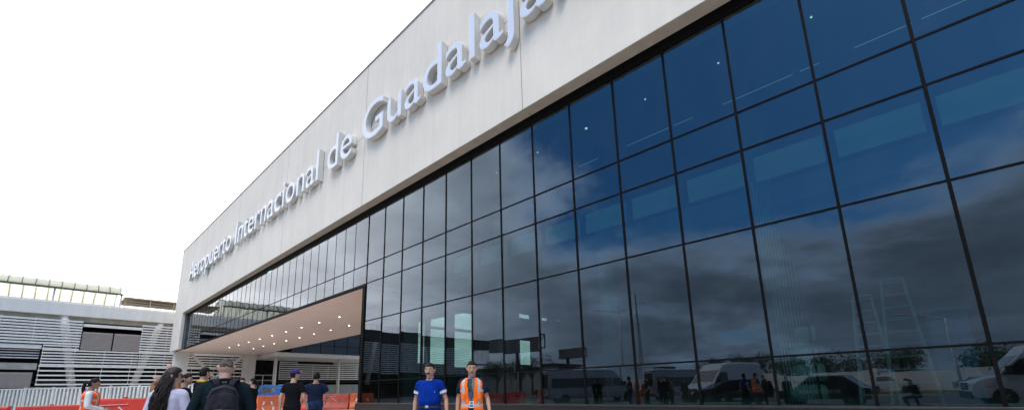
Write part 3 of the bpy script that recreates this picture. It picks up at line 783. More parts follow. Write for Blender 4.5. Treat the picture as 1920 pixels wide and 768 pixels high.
put_text('BLACC KARSK',.34,'whiteletter',bl,Matrix.Translation((.93,0,.68)) @ Matrix.Rotation(R(90),4,'Z') @ Matrix.Rotation(R(90),4,'X'),ext=.003)
for i,(x,y,bd,tr) in enumerate(((-1.6,-29.,'van_white',True),(-7.5,-30,'van_white',True),(5.5,-29.5,'van_silver',False),(-13,-29.5,'van_white',False),(-26,-30,'redcloth',False),(-34,-30,'van_silver',False),(-44,-30,'car_black',False))):
    lab = ['white pickup parked across the road by the yellow kerb','second white pickup left of it across the road','silver car right of the pickups across the road','white car across the road left of the pickups','dark red car parked across the road','silver car parked far across the road','black car at the far end of the parked row'][i]
    sedan(lab,(x,y,0),face(1,.03*i),bd,'parked row across the road',tr,5.2 if tr else 4.5)
# small white van seen behind the barriers
vv = sprinter('white van with red roof letters parked behind the barriers by the glass corner',(-42.4,25.2,0),face(-.85,-.35),'van_white',5.2,2.35,True,'parked vehicles in the court',ac=False)
b = MB()
for s_ in (-1,1): b.box(s_*.90-.035,s_*.90+.035,-1.7,.5,2.02,2.2)
b.build('roof_stripe','redletter',vv)

# blue articulated lift in the court
bm_ = thing('boom_lift','blue articulated boom lift parked behind the barriers under the passage','lift',(-44.6,16.0,0),R(48))
b = MB(); b.box(-2.2,2.2,-.9,.9,.55,1.0); b.build('chassis','blue_machine',bm_,bevel=.04)
for x in (-1.5,1.5):
    for y in (-.95,.95):
        b = MB(); b.tube([(x,y-.18,.42),(x,y+.18,.42)],.42,18); b.build('wheel','tyre',bm_)
b = MB(); b.box(-.2,2.4,-.85,.85,1.02,2.05); b.box(-.1,.6,-.7,.7,2.05,2.25); b.build('turret','blue_machine',bm_,bevel=.08)
b = MB(); b.bar((1.8,0,1.95),(-2.6,0,1.0),.34,.34); b.build('lower_boom','blue_machine',bm_,bevel=.02)
b = MB(); b.bar((-2.6,0,1.0),(-1.6,0,2.15),.28,.28); b.bar((-1.6,0,2.15),(-.6,0,2.1),.26,.26); b.build('jib','blue_machine',bm_,bevel=.02)
b = MB(); b.box(-3.4,-2.7,-.8,.8,.7,.78)
for y in (-.8,.8):
    for x in (-3.4,-2.7): b.bar((x,y,.75),(x,y,1.8),.05)
b.bar((-3.4,-.8,1.8),(-3.4,.8,1.8),.05); b.bar((-2.7,-.8,1.8),(-2.7,.8,1.8),.05); b.bar((-3.4,.8,1.8),(-2.7,.8,1.8),.05); b.bar((-3.4,-.8,1.8),(-2.7,-.8,1.8),.05)
b.build('basket','steel',bm_)
sedan('pale grey car half hidden between the two men in dark shirts',(-42.0,18.6,0),face(.6,.8),'van_silver','parked vehicles in the court',False,4.4,1.5)

# ------------------------------------------------------------------ street behind the camera (seen in the glass)
def lamp_post(label, loc, rz, h=10.2, arms=(1,-1), al=3.1):
    t = thing('street_lamp',label,'lamp post',loc,rz,'street lamps along the road')
    b = MB(); b.tube([(0,0,0),(0,0,h*.5),(0,0,h)],[.12,.09,.06],12); b.build('pole','fence',t,smooth=True)
    for s_ in arms:
        b = MB(); b.tube([(0,0,h-.1),(s_*al*.5,0,h+.35),(s_*al,0,h+.6)],[.045,.04,.035],8); b.tube([(s_*al-.05*s_,0,h+.6),(s_*(al+.6),0,h+.66)],[(.09,.05),(.12,.045)],8); b.build('arm','fence',t)
    return t
lamp_post('tall double-arm street lamp reflected in the middle of the glass wall',(-25.0,-20.6,0),0)
lamp_post('single-arm street lamp beside the tree far down the road',(-53,-33,0),R(180),8.5,(1,))
lamp_post('single-arm street lamp behind the photographer',(3.6,-26,0),R(180),6.5,(1,),2.4)
an = thing('radio_mast','thin dark lattice mast standing beyond the road','mast',(-27.5,-31,0))
b = MB()
for k in range(3):
    a = 2*PI*k/3; b.tube([(.35*math.cos(a),.35*math.sin(a),0),(.03*math.cos(a),.03*math.sin(a),14.5)],.03,6)
for i in range(24):
    z = i*.6; r_ = .35*(1-z/15)
    for k in range(3):
        a = 2*PI*k/3; a2 = 2*PI*(k+1)/3; b.bar((r_*math.cos(a),r_*math.sin(a),z),(r_*.95*math.cos(a2),r_*.95*math.sin(a2),z+.6),.02)
b.build('lattice','trim',an)
def gantry(label, x0,x1,y,z0,z1,xp):
    t = thing('sign_gantry',label,'road sign',(xp,y,0),0,'sign gantries over the road')
    b = MB(); X_ = lambda v: v-xp
    b.tube([(0,0,0),(0,0,z1)],.22,14); b.build('post','trim',t)
    b = MB()
    for z in (z0,z1): b.bar((X_(x0),.1,z),(X_(x1),.1,z),.14); b.bar((X_(x0),.7,z),(X_(x1),.7,z),.14)
    n_ = int((x1-x0)/1.6); w = (x1-x0)/n_
    for i in range(n_): b.bar((X_(x0+i*w),.1,z0),(X_(x0+(i+1)*w),.1,z1),.09); b.bar((X_(x0+i*w),.1,z0),(X_(x0+i*w),.1,z1),.09)
    b.bar((X_(x1),.1,z0),(X_(x1),.1,z1),.12); b.build('truss','trim',t)
    b = MB(); b.box(X_(x0)+.1,X_(x1)-.1,.72,.78,z0,z1); b.build('sign_back',mat('sign_back',(.12,.12,.14),.6),t)
gantry('larger dark sign gantry with truss bracing left of the lamp',-46,-36.2,-20,6.8,8.6,-41)
gantry('smaller dark sign gantry beyond the long minibus',-34.2,-30.2,-21,5.1,6.25,-33.2)
def leafy(label, loc, h, r, seed, n=2600):
    rnd = random.Random(seed)
    t = thing('street_tree',label,'tree',loc,rnd.random()*6,'trees across the road')
    b = MB(); b.tube([(0,0,0),(.05,0,h*.3),(.1,.05,h*.55)],[.22,.16,.09],10)
    for k in range(7):
        a = rnd.random()*6.28; b.tube([(.05,0,h*.33+k*.05*h*.3),(math.cos(a)*r*.4,math.sin(a)*r*.4,h*.6),(math.cos(a)*r*.7,math.sin(a)*r*.7,h*.72)],[.09,.06,.02],6)
    b.build('trunk','bark',t)
    b = MB(); cl = [(Vector((rnd.uniform(-.65,.65)*r,rnd.uniform(-.65,.65)*r,h*rnd.uniform(.5,.85))),r*rnd.uniform(.28,.5)) for _ in range(13)]
    for i in range(n):
        c,cr = cl[i%13]; v = Vector((rnd.gauss(0,1),rnd.gauss(0,1),rnd.gauss(0,.8))).normalized()*cr*rnd.uniform(.55,1.08); p = c+v
        q = Matrix.Rotation(rnd.random()*6.28,3,Vector((rnd.random()-.5,rnd.random()-.5,rnd.random()-.5)).normalized()); s_ = rnd.uniform(.09,.2)
        b.add([p+q@Vector(k) for k in ((-s_,0,0),(0,-s_*.5,.02),(s_,0,0),(0,s_*.5,.02))],[(0,1,2,3)])
    b.build('crown','leaf',t)
for i,(x,y,h,r) in enumerate(((-52,-36,8,3.6),(-57,-38,7.5,3.3),(-62,-37,8,3.5),(-16,-44,5.5,3.2),(-11,-44,5,3),(-6,-45,5.2,3.2),(0,-46,5.0,3.0),(-22,-45,5.4,3),(8,-45,5.3,3.2))):
    leafy(['round dark tree beside the far street lamp','second dark tree beside the far lamp','third dark tree left of the far lamps','low dense tree behind the boundary wall','low tree behind the parked white pickups','wide low tree behind the wall','small tree behind the right end of the wall','low tree left of the wall section','dark bushy tree behind the right pickup'][i],(x,y,0),h,r,i)
for i in range(9):
    w_ = thing('boundary_wall','pale rendered boundary wall section across the road','wall',(-36+i*6.2,-36,0),0,'boundary wall sections')
    b = MB(); b.box(-3,3,-.1,.1,0,2.1+.25*(i%3)); b.build('panel','white',w_,bevel=.02)
    b = MB(); b.box(-3.15,-3.0,-.15,.15,0,2.6); b.build('pier','concrete',w_)
lw = thing('low_warehouse','long low grey warehouse far across the road','building',(-60,-62,0))
b = MB(); b.box(-45,-2,-6,6,0,6.5); b.build('wall','concrete',lw)
b = MB(); b.box(-46,-1,-7,7,6.5,6.9); b.build('roof','trim',lw)

# ------------------------------------------------------------------ things stored inside the hall
def ladder(label, x, y, zt, wb, wt, rungs, m):
    t = thing('step_ladder',label,'ladder',(x,y,.6),0,'step ladders inside the hall')
    for off,rz_ in ((0,0),(1,0)):
        b = MB(); H = zt-.6
        y0_ = -.55 if off == 0 else .55
        for s_ in (-1,1): b.bar((s_*wb/2,y0_,0),(s_*wt/2,0,H),.07,.035)
        for i in range(rungs):
            k = (i+.7)/rungs; b.bar((-(wb+(wt-wb)*k)/2,y0_*(1-k),H*k),((wb+(wt-wb)*k)/2,y0_*(1-k),H*k),.075 if off == 0 else .03,.03)
        b.build('front_frame' if off == 0 else 'rear_frame',m,t)
    b = MB(); b.box(-wt/2-.03,wt/2+.03,-.14,.14,zt-.6-.02,zt-.6+.02); b.build('top_step',m,t)
ladder('aluminium step ladder standing behind the tall right-hand glass pane',.2,16.5,4.15,1.0,.46,10,'alu')
ladder('darker step ladder left of the aluminium one behind the mullion',-.55,16.7,3.8,.85,.42,9,'taupe')
rk = thing('cable_rack','tall rack of thin upright metal rods in a dark frame behind the glass','rack',(-2.3,15.6,.6))
b = MB()
for i in range(10): b.tube([(-.45+i*.085,.0+.03*(i%2),0),(-.48+i*.088,.03*(i%2),7.4-(i*.33))],.010,5)
b.build('rods','steel',rk)
b = MB()
for x in (-.42,.46): b.bar((x,-.1,0),(x,-.1,3.55),.06)
b.bar((-.45,-.1,3.55),(.49,-.1,3.55),.06); b.bar((.1,-.1,3.2),(.46,-.1,2.9),.05); b.build('frame','trim',rk)
sk = thing('sack_pile','pile of white sacks and a pale board at the foot of the rod rack','sacks',(-2.15,15.9,.6))
for i,(x,z,w_) in enumerate(((0,.35,.5),(.05,.95,.45),(0,1.5,.38),(.12,2.1,.3))):
    b = MB(); b.loft([(x,0,z-.26,w_*.8,.22),(x,0,z-.22,w_,.28),(x,0,z+.1,w_*.95,.29),(x+.03,0,z+.22,w_*.8,.24),(x+.03,0,z+.25,w_*.6,.16)],20,power=3.5); me = b.mesh('sack'); wrinkle(me,.05,3); 
    for p in me.polygons: p.use_smooth = True
    link_mesh('sack',me,'bag',sk)
b = MB(); b.box(-.6,.35,-.3,.3,1.72,1.84); b.build('board','blind',sk)
cr = thing('blue_crate','tall dull blue crate with a flat lid standing inside the hall','crate',(1.15,17.2,.6))
b = MB(); b.box(-.38,.42,-.4,.4,0,2.5); b.build('box','bluebox',cr,bevel=.02)
b = MB(); b.box(-.55,.5,-.48,.48,2.5,2.62); b.build('lid','crate_lid',cr); b = MB(); b.box(.45,1.1,-.1,.1,2.25,2.35); b.box(.75,.9,-.1,.1,0,2.25); b.build('bracket','trim',cr)

# ------------------------------------------------------------------ people
HC = Vector((0,.014,1.622)); NK = Vector((0,-.01,1.51))
def head_pt(d):
    """surface point of the head for a unit direction (x right, y front, z up)"""
    rx, ry, rz_ = .075, .096, .116
    x, y, z = d.x*rx, d.y*ry, d.z*rz_
    if d.z < 0:
        t = -d.z; x *= 1-.30*t**1.6
        if d.y < 0: y *= 1-.45*t**1.3
        else: y *= 1-.10*t*t
    if d.y > .3 : y -= .010*(d.y-.3)*(1 if d.z > -.5 else .3)
    if d.y < 0: y *= 1.02
    return Vector((x,y,z))
def head_mesh(b, HT, nose=1.):
    n, m_ = 26, 18; vs = []; fs = []
    for i in range(m_+1):
        th = PI*i/m_
        for k in range(n):
            ph = 2*PI*k/n; vs.append(HT(HC+head_pt(Vector((math.sin(th)*math.cos(ph),math.sin(th)*math.sin(ph),math.cos(th))))))
    for i in range(m_):
        for k in range(n): fs.append((i*n+k,(i+1)*n+k,(i+1)*n+(k+1)%n,i*n+(k+1)%n))
    b.add(vs,fs)
    q = lambda x,y,z: HT(HC+Vector((x,y,z)))
    b.tube([q(0,.082,.018),q(0,.094,-.005),q(0,.108,-.03),q(0,.095,-.038)],[.007,.010,.015,.008],8)
    b.ell(q(-.011,.095,-.034),(.009,.010,.008),8,6); b.ell(q(.011,.095,-.034),(.009,.010,.008),8,6)
    b.tube([q(-.045,.068,.026),q(-.02,.083,.03),q(.02,.083,.03),q(.045,.068,.026)],[.008,.010,.010,.008],8)
    b.tube([q(-.045,.066,-.028),q(-.038,.06,-.05)],[.014,.012],8); b.tube([q(.045,.066,-.028),q(.038,.06,-.05)],[.014,.012],8)
    b.ell(q(0,.078,-.095),(.022,.018,.018),10,6)
    b.tube([q(-.018,.083,-.058),q(0,.09,-.056),q(.018,.083,-.058)],[.006,.009,.006],8)
    for s_ in (-1,1):
        b.tube([q(s_*.073,-.005,-.032),q(s_*.082,-.012,-.015),q(s_*.087,-.022,.012),q(s_*.080,-.014,.03)],[.009,.011,.012,.008],8)
def hand(b, w, d, pn, side, curl=.5, spread=.012):
    w = Vector(w); d = Vector(d).normalized(); pn = Vector(pn); pn = (pn-d*pn.dot(d)).normalized(); a = d.cross(pn).normalized()*side
    b.tube([w-d*.03,w,w+d*.035,w+d*.08,w+d*.092],[(.026,.021),(.027,.019),(.038,.016),(.041,.014),(.034,.010)],12,flat=tuple(pn))
    for i,(o,l) in enumerate(((-.030,.070),(-.011,.080),(.009,.076),(.028,.060))):
        base = w+d*.078+a*o; c1 = curl*.5; 
        d1 = (d*math.cos(c1)+pn*math.sin(c1)+a*(i-1.5)*spread*3).normalized(); p1 = base+d1*l*.5
        c2 = curl*1.5; d2 = (d*math.cos(c2)+pn*math.sin(c2)).normalized(); p2 = p1+d2*l*.32
        c3 = curl*2.2; d3 = (d*math.cos(c3)+pn*math.sin(c3)).normalized(); p3 = p2+d3*l*.28
        b.tube([base,p1,p2,p3],[.0098,.009,.0082,.006],8)
    tb = w+d*.022-a*.024; t1 = tb+(d*.6-a*.7+pn*.35).normalized()*.04; t2 = t1+(d*.9-a*.15+pn*.4).normalized()*.032
    b.tube([tb,t1,t2],[.014,.011,.008],8)
TOR = [(0,0,.84,.150,.105),(0,-.005,.93,.168,.115),(0,0,1.03,.150,.105),(0,.003,1.13,.145,.103),(0,.004,1.24,.160,.112),(0,.002,1.34,.172,.115),(0,-.005,1.41,.150,.095),(0,-.01,1.455,.085,.07),(0,-.012,1.49,.055,.055)]
def person(label, x, y, fd, H=1.75, skin='skin', yaw=0., pitch=0., lean=0., pelvis=(0,0,.93), armR=None, armL=None, legR=None, legL=None, belly=0., width=1., thin=1.,
           top=('black','short'), bands=None, bottom='jeans', hair='short', hairm='hair', face_detail=False, curlR=.5, curlL=.5, tuck=False, handR=None, handL=None, neckm=None, vox=.009, group='people outside the terminal', shoes='black'):
    t = thing('person',label,'person',(x,y,0.012),face(*fd),group); K = H/1.75; t.scale = (K,K,K)
    PV = Vector(pelvis); LR = Matrix.Rotation(-lean,3,'X')
    def U(p): return LR @ (Vector(p)-Vector((0,0,.93))) + PV
    HR = Matrix.Rotation(yaw,3,'Z') @ Matrix.Rotation(pitch,3,'X')
    def HT(p): return U(HR @ (Vector(p)-NK) + NK)
    dr = {}
    for s_,arm in ((1,armR),(-1,armL)):
        sh = Vector((s_*.168*width,-.008,1.40)); e,w = arm if arm else ((.235,-.03,1.13),(.25,.05,.885))
        e = Vector((s_*e[0]*(width if not arm else 1),e[1],e[2])); w = Vector((s_*w[0],w[1],w[2])); dr[s_] = (sh,e,w)
    def torsoL(b,g,zmin=None,zmax=None,power=2.3,n=36,cap=True):
        rr = []
        for (cx,cy,z,hw,hd) in TOR:
            if zmin and z < zmin-.001 or zmax and z > zmax+.001: continue
            bl_ = belly*math.exp(-((z-1.12)/.12)**2)
            rr.append((cx,cy+bl_*.6,z,(hw*width+g+bl_*.45),hd*thin+g+bl_*.9))
        i0 = len(b.v); b.loft(rr,n,power=power,cap=cap)
        for i in range(i0,len(b.v)): b.v[i] = tuple(U(b.v[i]))
    # body: one fused skin
    b = MB(); torsoL(b,-.004)
    b.tube([U((0,-.02,1.42)),U((0,-.012,1.50)),HT((0,.0,1.56))],[.068,.060,.057],14)
    head_mesh(b,HT)
    for s_ in (1,-1):
        sh,e,w = dr[s_]
        b.capsule(U(sh*.6+Vector((0,0,1.40))*.4),U(sh),.052,.052); b.tube([U(sh),U(sh.lerp(e,.35)),U(e)],[.048,.045,.036],12); b.tube([U(e),U(e.lerp(w,.3)),U(w)],[.037,.037,.024],12); b.ell(U(e),(.037,.037,.037),10,8)
        hd = (handR if s_ == 1 else handL)
        d_,pn = hd if hd else ((w-e).normalized()*.6+Vector((0,.05,-.4)), Vector((-s_,.1,0)))
        hand(b,U(w),LR@Vector(d_),LR@Vector(pn),s_,curlR if s_ == 1 else curlL)
    legs = {}
    for s_,lg in ((1,legR),(-1,legL)):
        k,a = lg if lg else ((.095,.02,.50),(.105,-.02,.09))
        hp = PV+Vector((s_*.088,0,-.02)); k = Vector((s_*k[0],k[1],k[2])); a = Vector((s_*a[0],a[1],a[2])); legs[s_] = (hp,k,a)
        b.tube([hp,hp.lerp(k,.4),k],[.082,.072,.052],12); b.tube([k,k.lerp(a,.3),a],[.052,.055,.035],12)
        b.tube([a+Vector((0,-.04,-.05)),a+Vector((0,.05,-.05)),a+Vector((.01*s_,.14,-.065))],[(.032,.03),(.038,.028),(.034,.016)],10)
    me = fused(b,'body',vox); link_mesh('body',me,skin,t)
    # trousers
    b = MB(); gg = .016
    rr = [(0,0,.84,.150*width+gg,.105*thin+gg),(0,-.005,.93,.168*width+gg,.115*thin+gg),(0,0,1.05,.150*width+gg+belly*.2,.106*thin+gg+belly*.3)]
    i0 = len(b.v); b.loft(rr,32)
    for i in range(i0,len(b.v)): b.v[i] = tuple(U(b.v[i]))
    for s_ in (1,-1):
        hp,k,a = legs[s_]; b.tube([hp+Vector((0,0,.03)),hp.lerp(k,.4),k],[.098,.088,.068],14); b.tube([k,k.lerp(a,.35),a+Vector((0,0,-.02))],[.067,.066,.056],14); b.ell(k,(.066,.066,.066),12,8)
    me = fused(b,'trousers',.011,3); wrinkle(me,.006,7); link_mesh('trousers',me,bottom,t)
    for s_ in (1,-1):
        hp,k,a = legs[s_]; b = MB(); b.tube([a+Vector((0,-.065,-.055)),a+Vector((0,0,-.045)),a+Vector((.005*s_,.09,-.055)),a+Vector((.01*s_,.165,-.068))],[(.034,.034),(.042,.044),(.045,.034),(.032,.02)],14)
        me = fused(b,'shoe',.008,2); link_mesh('shoe',me,shoes,t)
    # shirt
    tm, sl_ = top; b = MB(); torsoL(b,.014,.93 if tuck else .84,1.46)
    cut = {'short':.62,'long':9,'elbow':.95}[sl_]
    for s_ in (1,-1):
        sh,e,w = dr[s_]
        b.capsule(U(Vector((s_*.05,-.01,1.425))),U(sh),.055,.064)
        if sl_ == 'long':
            b.tube([U(sh),U(sh.lerp(e,.4)),U(e)],[.066,.062,.052],14); b.ell(U(e),(.053,.053,.053),10,8); b.tube([U(e),U(e.lerp(w,.5)),U(w)],[.053,.049,.037],14)
        else:
            p = sh.lerp(e,cut); b.tube([U(sh),U(sh.lerp(p,.5)),U(p)],[.066,.065,.062],14)
    me = fused(b,'shirt',.0095,3); wrinkle(me,.007,6)
    ms = [tm]
    if bands:
        ms.append(bands)
        for p in me.polygons:
            for s_ in (1,-1):
                sh,e,w = dr[s_]; A = U(sh); B = U(e); t_ = (p.center-A).dot(B-A)/(B-A).length_squared
                if .40 < t_ < .56 and (p.center-(A+(B-A)*t_)).length < .09: p.material_index = 1
    link_mesh('shirt',me,ms,t)
    if neckm:
        b = MB(); b.tube([U((0,-.03,1.445)),U((0,-.015,1.475)),U((0,-.012,1.495))],[.079,.070,.064],20); b.build('collar',neckm,t,smooth=True)
    # hair
    def shell(mask, g, nm, m_, th=.004):
        n_, q_ = 40, 30; vs = {}; fs = []; V = []
        def vid(i,k):
            k %= n_
            if (i,k) not in vs:
                a = PI*i/q_; ph = 2*PI*k/n_; d = Vector((math.sin(a)*math.cos(ph),math.sin(a)*math.sin(ph),math.cos(a)))
                p = head_pt(d); gg_ = g*(.8+.5*noise.noise(d*6)); vs[(i,k)] = len(V); V.append(tuple(HT(HC+p+p.normalized()*gg_)))
            return vs[(i,k)]
        for i in range(q_):
            for k in range(n_):
                a = PI*(i+.5)/q_; ph = 2*PI*(k+.5)/n_; d = Vector((math.sin(a)*math.cos(ph),math.sin(a)*math.sin(ph),math.cos(a)))
                if mask(d): fs.append((vid(i,k),vid(i+1,k),vid(i+1,k+1),vid(i,k+1)))
        me = bpy.data.meshes.new(nm); me.from_pydata(V,[],fs); me = baked(me,[('SOLIDIFY',dict(thickness=th+g*.8,offset=-1)),('SMOOTH',dict(iterations=2,factor=.5))],nm)
        for p in me.polygons: p.use_smooth = True
        return link_mesh(nm,me,m_,t)
    crop = lambda d: d.z > (.50 if d.y > .35 else (.25 if d.y > .05 else (-.42 if d.y < -.25 else -.12))) and not (abs(d.x) > .8 and d.z < .05 and d.y > -.3)
    if hair == 'short': shell(crop,.014,'hair',hairm)
    elif hair == 'buzz': shell(lambda d: d.z > (.45 if d.y > .3 else (.02 if d.y < -.25 else .1)) + .14*noise.noise(d*9),.0004,'hair',hairm,.0012)
    elif hair == 'bun':
        shell(crop,.016,'hair',hairm); b = MB(); b.ell(HT(HC+Vector((0,-.115,.01))),(.045,.045,.045),12,8); b.build('hair_bun',hairm,t,smooth=True)
    elif hair == 'pony':
        shell(crop,.014,'hair',hairm); b = MB(); q = lambda *a: HT(HC+Vector(a)); b.tube([q(0,-.09,.03),q(0,-.15,-.0),q(0,-.155,-.12),q(.02,-.13,-.26)],[.02,.032,.032,.008],12); b.build('ponytail',hairm,t,smooth=True)
    elif hair == 'long':
        shell(lambda d: d.z > (.5 if d.y > .5 else (-.55 if d.y < .1 else -.1)),.02,'hair',hairm)
        rnd = random.Random(3); b = MB()
        for i in range(280):
            a = R(rnd.uniform(165,375)); z0_ = rnd.uniform(-.02,.105); kz = math.sqrt(max(.05,1-(z0_/.122)**2)); s0 = Vector((math.cos(a)*.080*kz, math.sin(a)*.098*kz-.006, z0_))
            Ln = rnd.uniform(.40,.62); pts = []; rr_ = []; ph = rnd.random()*6; am = rnd.uniform(.008,.026); out = rnd.uniform(1.15,1.9)
            for k in range(12):
                u = k/11; p = HC+Vector((s0.x*(1+(out-1)*min(1,u*1.6)), s0.y*(1+.4*u)-.03*u-.035*math.sin(u*2.2), s0.z-Ln*u)); p += Vector((math.sin(ph+u*13)*am*u**.5, math.cos(ph*1.7+u*11)*am*u**.5,0))
                pts.append(HT(HC+(p-HC))); rr_.append(.0075*(1-.75*u**2)+.0015)
            b.tube(pts,rr_,5)
        b.build('hair_lock',hairm,t,smooth=True)
    q = lambda x_,y_,z_: HT(HC+Vector((x_,y_,z_)))
    if face_detail:
        for s_ in (-1,1):
            b = MB(); b.ell(q(s_*.030,.0745,.008),(.0125,.009,.0050),12,8); e_ = b.build('eye','eye',t,smooth=True)
            b = MB(); b.ell(q(s_*.030,.0822,.008),(.0052,.003,.0044),10,6); b.build('iris','iris',e_,smooth=True)
            b = MB(); b.tube([q(s_*.014,.090,.027),q(s_*.031,.090,.033),q(s_*.049,.074,.026)],[.0035,.0045,.002],8); b.build('eyebrow',hairm,t,smooth=True)
        b = MB(); b.tube([q(-.024,.084,-.060),q(-.008,.0935,-.0565),q(.008,.0935,-.0565),q(.024,.084,-.060)],[.003,.0045,.0045,.003],8); b.tube([q(-.019,.086,-.067),q(0,.0925,-.068),q(.019,.086,-.067)],[.003,.005,.003],8); b.build('lips','lip',t,smooth=True)
    return t, U, HT, dr
q_ = lambda HT,x_,y_,z_: HT(HC+Vector((x_,y_,z_)))

# --- man in the blue polo
P,U,HT,dr = person('stocky man with black moustache in royal blue polo with pale sleeve bands',-5.63,4.27,(.62,-.78),1.70,'skin',yaw=R(-4),pitch=R(-3),
    armR=((.25,-.05,1.13),(.255,.02,.88)),armL=((.265,-.04,1.13),(.295,.05,.885)),belly=.045,width=1.04,thin=1.08,tuck=True,top=('polo','short'),bands='band',bottom='navy',face_detail=True,neckm='polo',vox=.0075,
    legL=((.10,.10,.51),(.10,.10,.09)),legR=((.10,-.05,.50),(.11,-.20,.12)))
b = MB(); b.tube([q_(HT,-.030,.086,-.054),q_(HT,-.014,.099,-.045),q_(HT,0,.104,-.043),q_(HT,.014,.099,-.045),q_(HT,.030,.086,-.054)],[(.004,.004),(.0085,.007),(.009,.006),(.0085,.007),(.004,.004)],10); b.build('moustache','hair',P,smooth=True)
b = MB(); b.loft([(0,.018,1.02,.200,.168),(0,.020,1.052,.200,.170)],36,cap=False); me = baked(b.mesh('belt'),[('SOLIDIFY',dict(thickness=.006,offset=1))],'belt'); bt = link_mesh('belt',me,'phone',P)
b = MB(); b.box(-.026,.026,.182,.200,1.018,1.054); b.build('buckle','steel',bt,bevel=.004)
b = MB()
for s_ in (-1,1):
    A = [U((s_*.012,.088,1.425)),U((s_*.062,.052,1.475)),U((s_*.074,-.01,1.492)),U((s_*.072,.03,1.435)),U((s_*.045,.098,1.395))]
    b.add(A,[(0,1,2,3,4)])
me = baked(b.mesh('collar_wing'),[('SOLIDIFY',dict(thickness=.008,offset=0))],'collar_wing'); link_mesh('collar_wing',me,'polo',P)
b = MB()
for (x_,z_,rx_,rz_2) in ((-.085,1.262,.024,.010),(-.098,1.268,.012,.008),(-.070,1.258,.010,.008)): b.tube([(x_,.127,z_),(x_,.139,z_)],[(rx_,rz_2)]*2,14,flat=(0,0,1))
b.box(-.122,-.100,.127,.1392,1.270,1.274); b.box(-.118,-.100,.127,.1392,1.258,1.262)
b.build('chest_emblem',cloth('pale_blue_print',(.30,.50,.80),.05),P)
b = MB(); sh,e,w = dr[1]; d_ = (w-e).normalized(); b.tube([U(w-d_*.02),U(w-d_*.002)],[.031,.030],16); b.build('bracelet','whitecloth',P)

# --- man in the orange vest
P,U,HT,dr = person('man in orange hi-vis vest with silver tape, badge on lanyard and phone in hand',-5.06,4.66,(.66,-.75),1.715,'skin',yaw=R(6),pitch=R(-8),
    armR=((.225,-.02,1.13),(.235,.04,.88)),armL=((.245,-.06,1.14),(.29,.06,.91)),width=.92,top=('navy','short'),bottom='jeans',face_detail=True,hair='short',vox=.0075,curlL=.9,
    legR=((.10,.12,.52),(.10,.14,.09)),legL=((.10,-.03,.50),(.11,-.18,.12)))
for s_ in (-1,1):
    b = MB(); sh,e,w = dr[s_]; p = sh.lerp(e,.66); b.tube([U(sh.lerp(e,.10)),U(sh.lerp(e,.4)),U(p)],[.068,.070,.066],16); b.build('sleeve','navy',P,smooth=True)
b = MB(); b.tube([U((0,-.03,1.435)),U((0,-.018,1.468)),U((0,-.012,1.492))],[.082,.072,.066],20); b.build('collar','purple',P,smooth=True)
for ch in P.children:
    if ch.name.startswith('shirt'):
        ch.data.materials.append(M['grey_tee']); ch.data.materials.append(M['green_grey'])
        for p in ch.data.polygons:
            if abs(p.center.x) < .10 and p.center.y > .03: p.material_index = 2 if p.center.z > 1.24 and p.center.x > -.01 else 1
def vest(P,U,width,thin,m,wide=.085,g=.034,lo=.86,full=False,name='vest'):
    n,h_ = 96,64; V = []; F = []; I = []
    def ring(z):
        for i in range(len(TOR)-1):
            if TOR[i][2] <= z <= TOR[i+1][2]:
                k = (z-TOR[i][2])/(TOR[i+1][2]-TOR[i][2]); return [TOR[i][j]*(1-k)+TOR[i+1][j]*k for j in range(5)]
        return list(TOR[0])
    z0,z1 = lo,1.462
    for i in range(h_+1):
        z = z0+(z1-z0)*i/h_; r_ = ring(z); hw,hd = r_[3]*width+g*(1 if z < 1.36 else max(.3,1-(z-1.36)*5)),r_[4]*thin+g*(1 if z < 1.4 else .8)
        if z > 1.30: hw = min(hw+.004,.215)
        for k in range(n):
            a = 2*PI*k/n+PI/2; c_,s__ = math.cos(a),math.sin(a); fold = 1+.02*math.sin(a*9+z*7)*(1.46-z)
            V.append(tuple(U((hw*fold*math.copysign(abs(c_)**.87,c_), r_[1]+hd*fold*math.copysign(abs(s__)**.87,s__), z))))
    for i in range(h_):
        z = z0+(z1-z0)*(i+.5)/h_
        for k in range(n):
            a = 2*PI*(k+.5)/n+PI/2; r_ = ring(z); x = (r_[3]*width+g)*math.cos(a); fr = math.sin(a)
            gap = wide*(.35+.65*min(1,abs(z-1.08)*2.2)) if not full else .0
            if fr > .3 and abs(x) < gap: continue
            if 1.27 < z < 1.44 and abs(x) > .182*width: continue       # armholes
            f = (i*n+k,i*n+(k+1)%n,(i+1)*n+(k+1)%n,(i+1)*n+k); F.append(f)
            mi = 0
            if 1.015 < z < 1.062: mi = 1
            elif z > 1.062 and .095 < abs(x) < .137: mi = 1
            elif 1.245 < z < 1.285 and abs(x) > .10: mi = 1
            I.append(mi)
    me = bpy.data.meshes.new(name); me.from_pydata(V,[],F)
    for p,i in zip(me.polygons,I): p.material_index = i
    me = baked(me,[('SOLIDIFY',dict(thickness=.007,offset=1))],name)
    for p in me.polygons: p.use_smooth = True
    return link_mesh(name,me,[m,'silver'],P)
v_ = vest(P,U,.92,1.,'vest',wide=.062)
for s_ in (-1,1):
    b = MB(); b.box(s_*.115-.045,s_*.115+.045,.128,.158,.90,1.0); b.box(s_*.115-.048,s_*.115+.048,.150,.164,.975,1.003); b.build('pocket','vest',v_,bevel=.008)
b = MB(); b.box(-.125-.03,-.125+.03,.128,.16,1.125,1.215); b.box(.125-.03,.125+.03,.13,.160,1.13,1.21); b.build('chest_pocket','vest',v_,bevel=.006)
b = MB(); b.tube([(-.05,.06,1.455),(-.035,.125,1.30),(-.01,.150,1.12)],.004,6); b.tube([(.05,.06,1.455),(.03,.125,1.30),(-.01,.150,1.12)],.004,6); b.build('lanyard','polo',P)
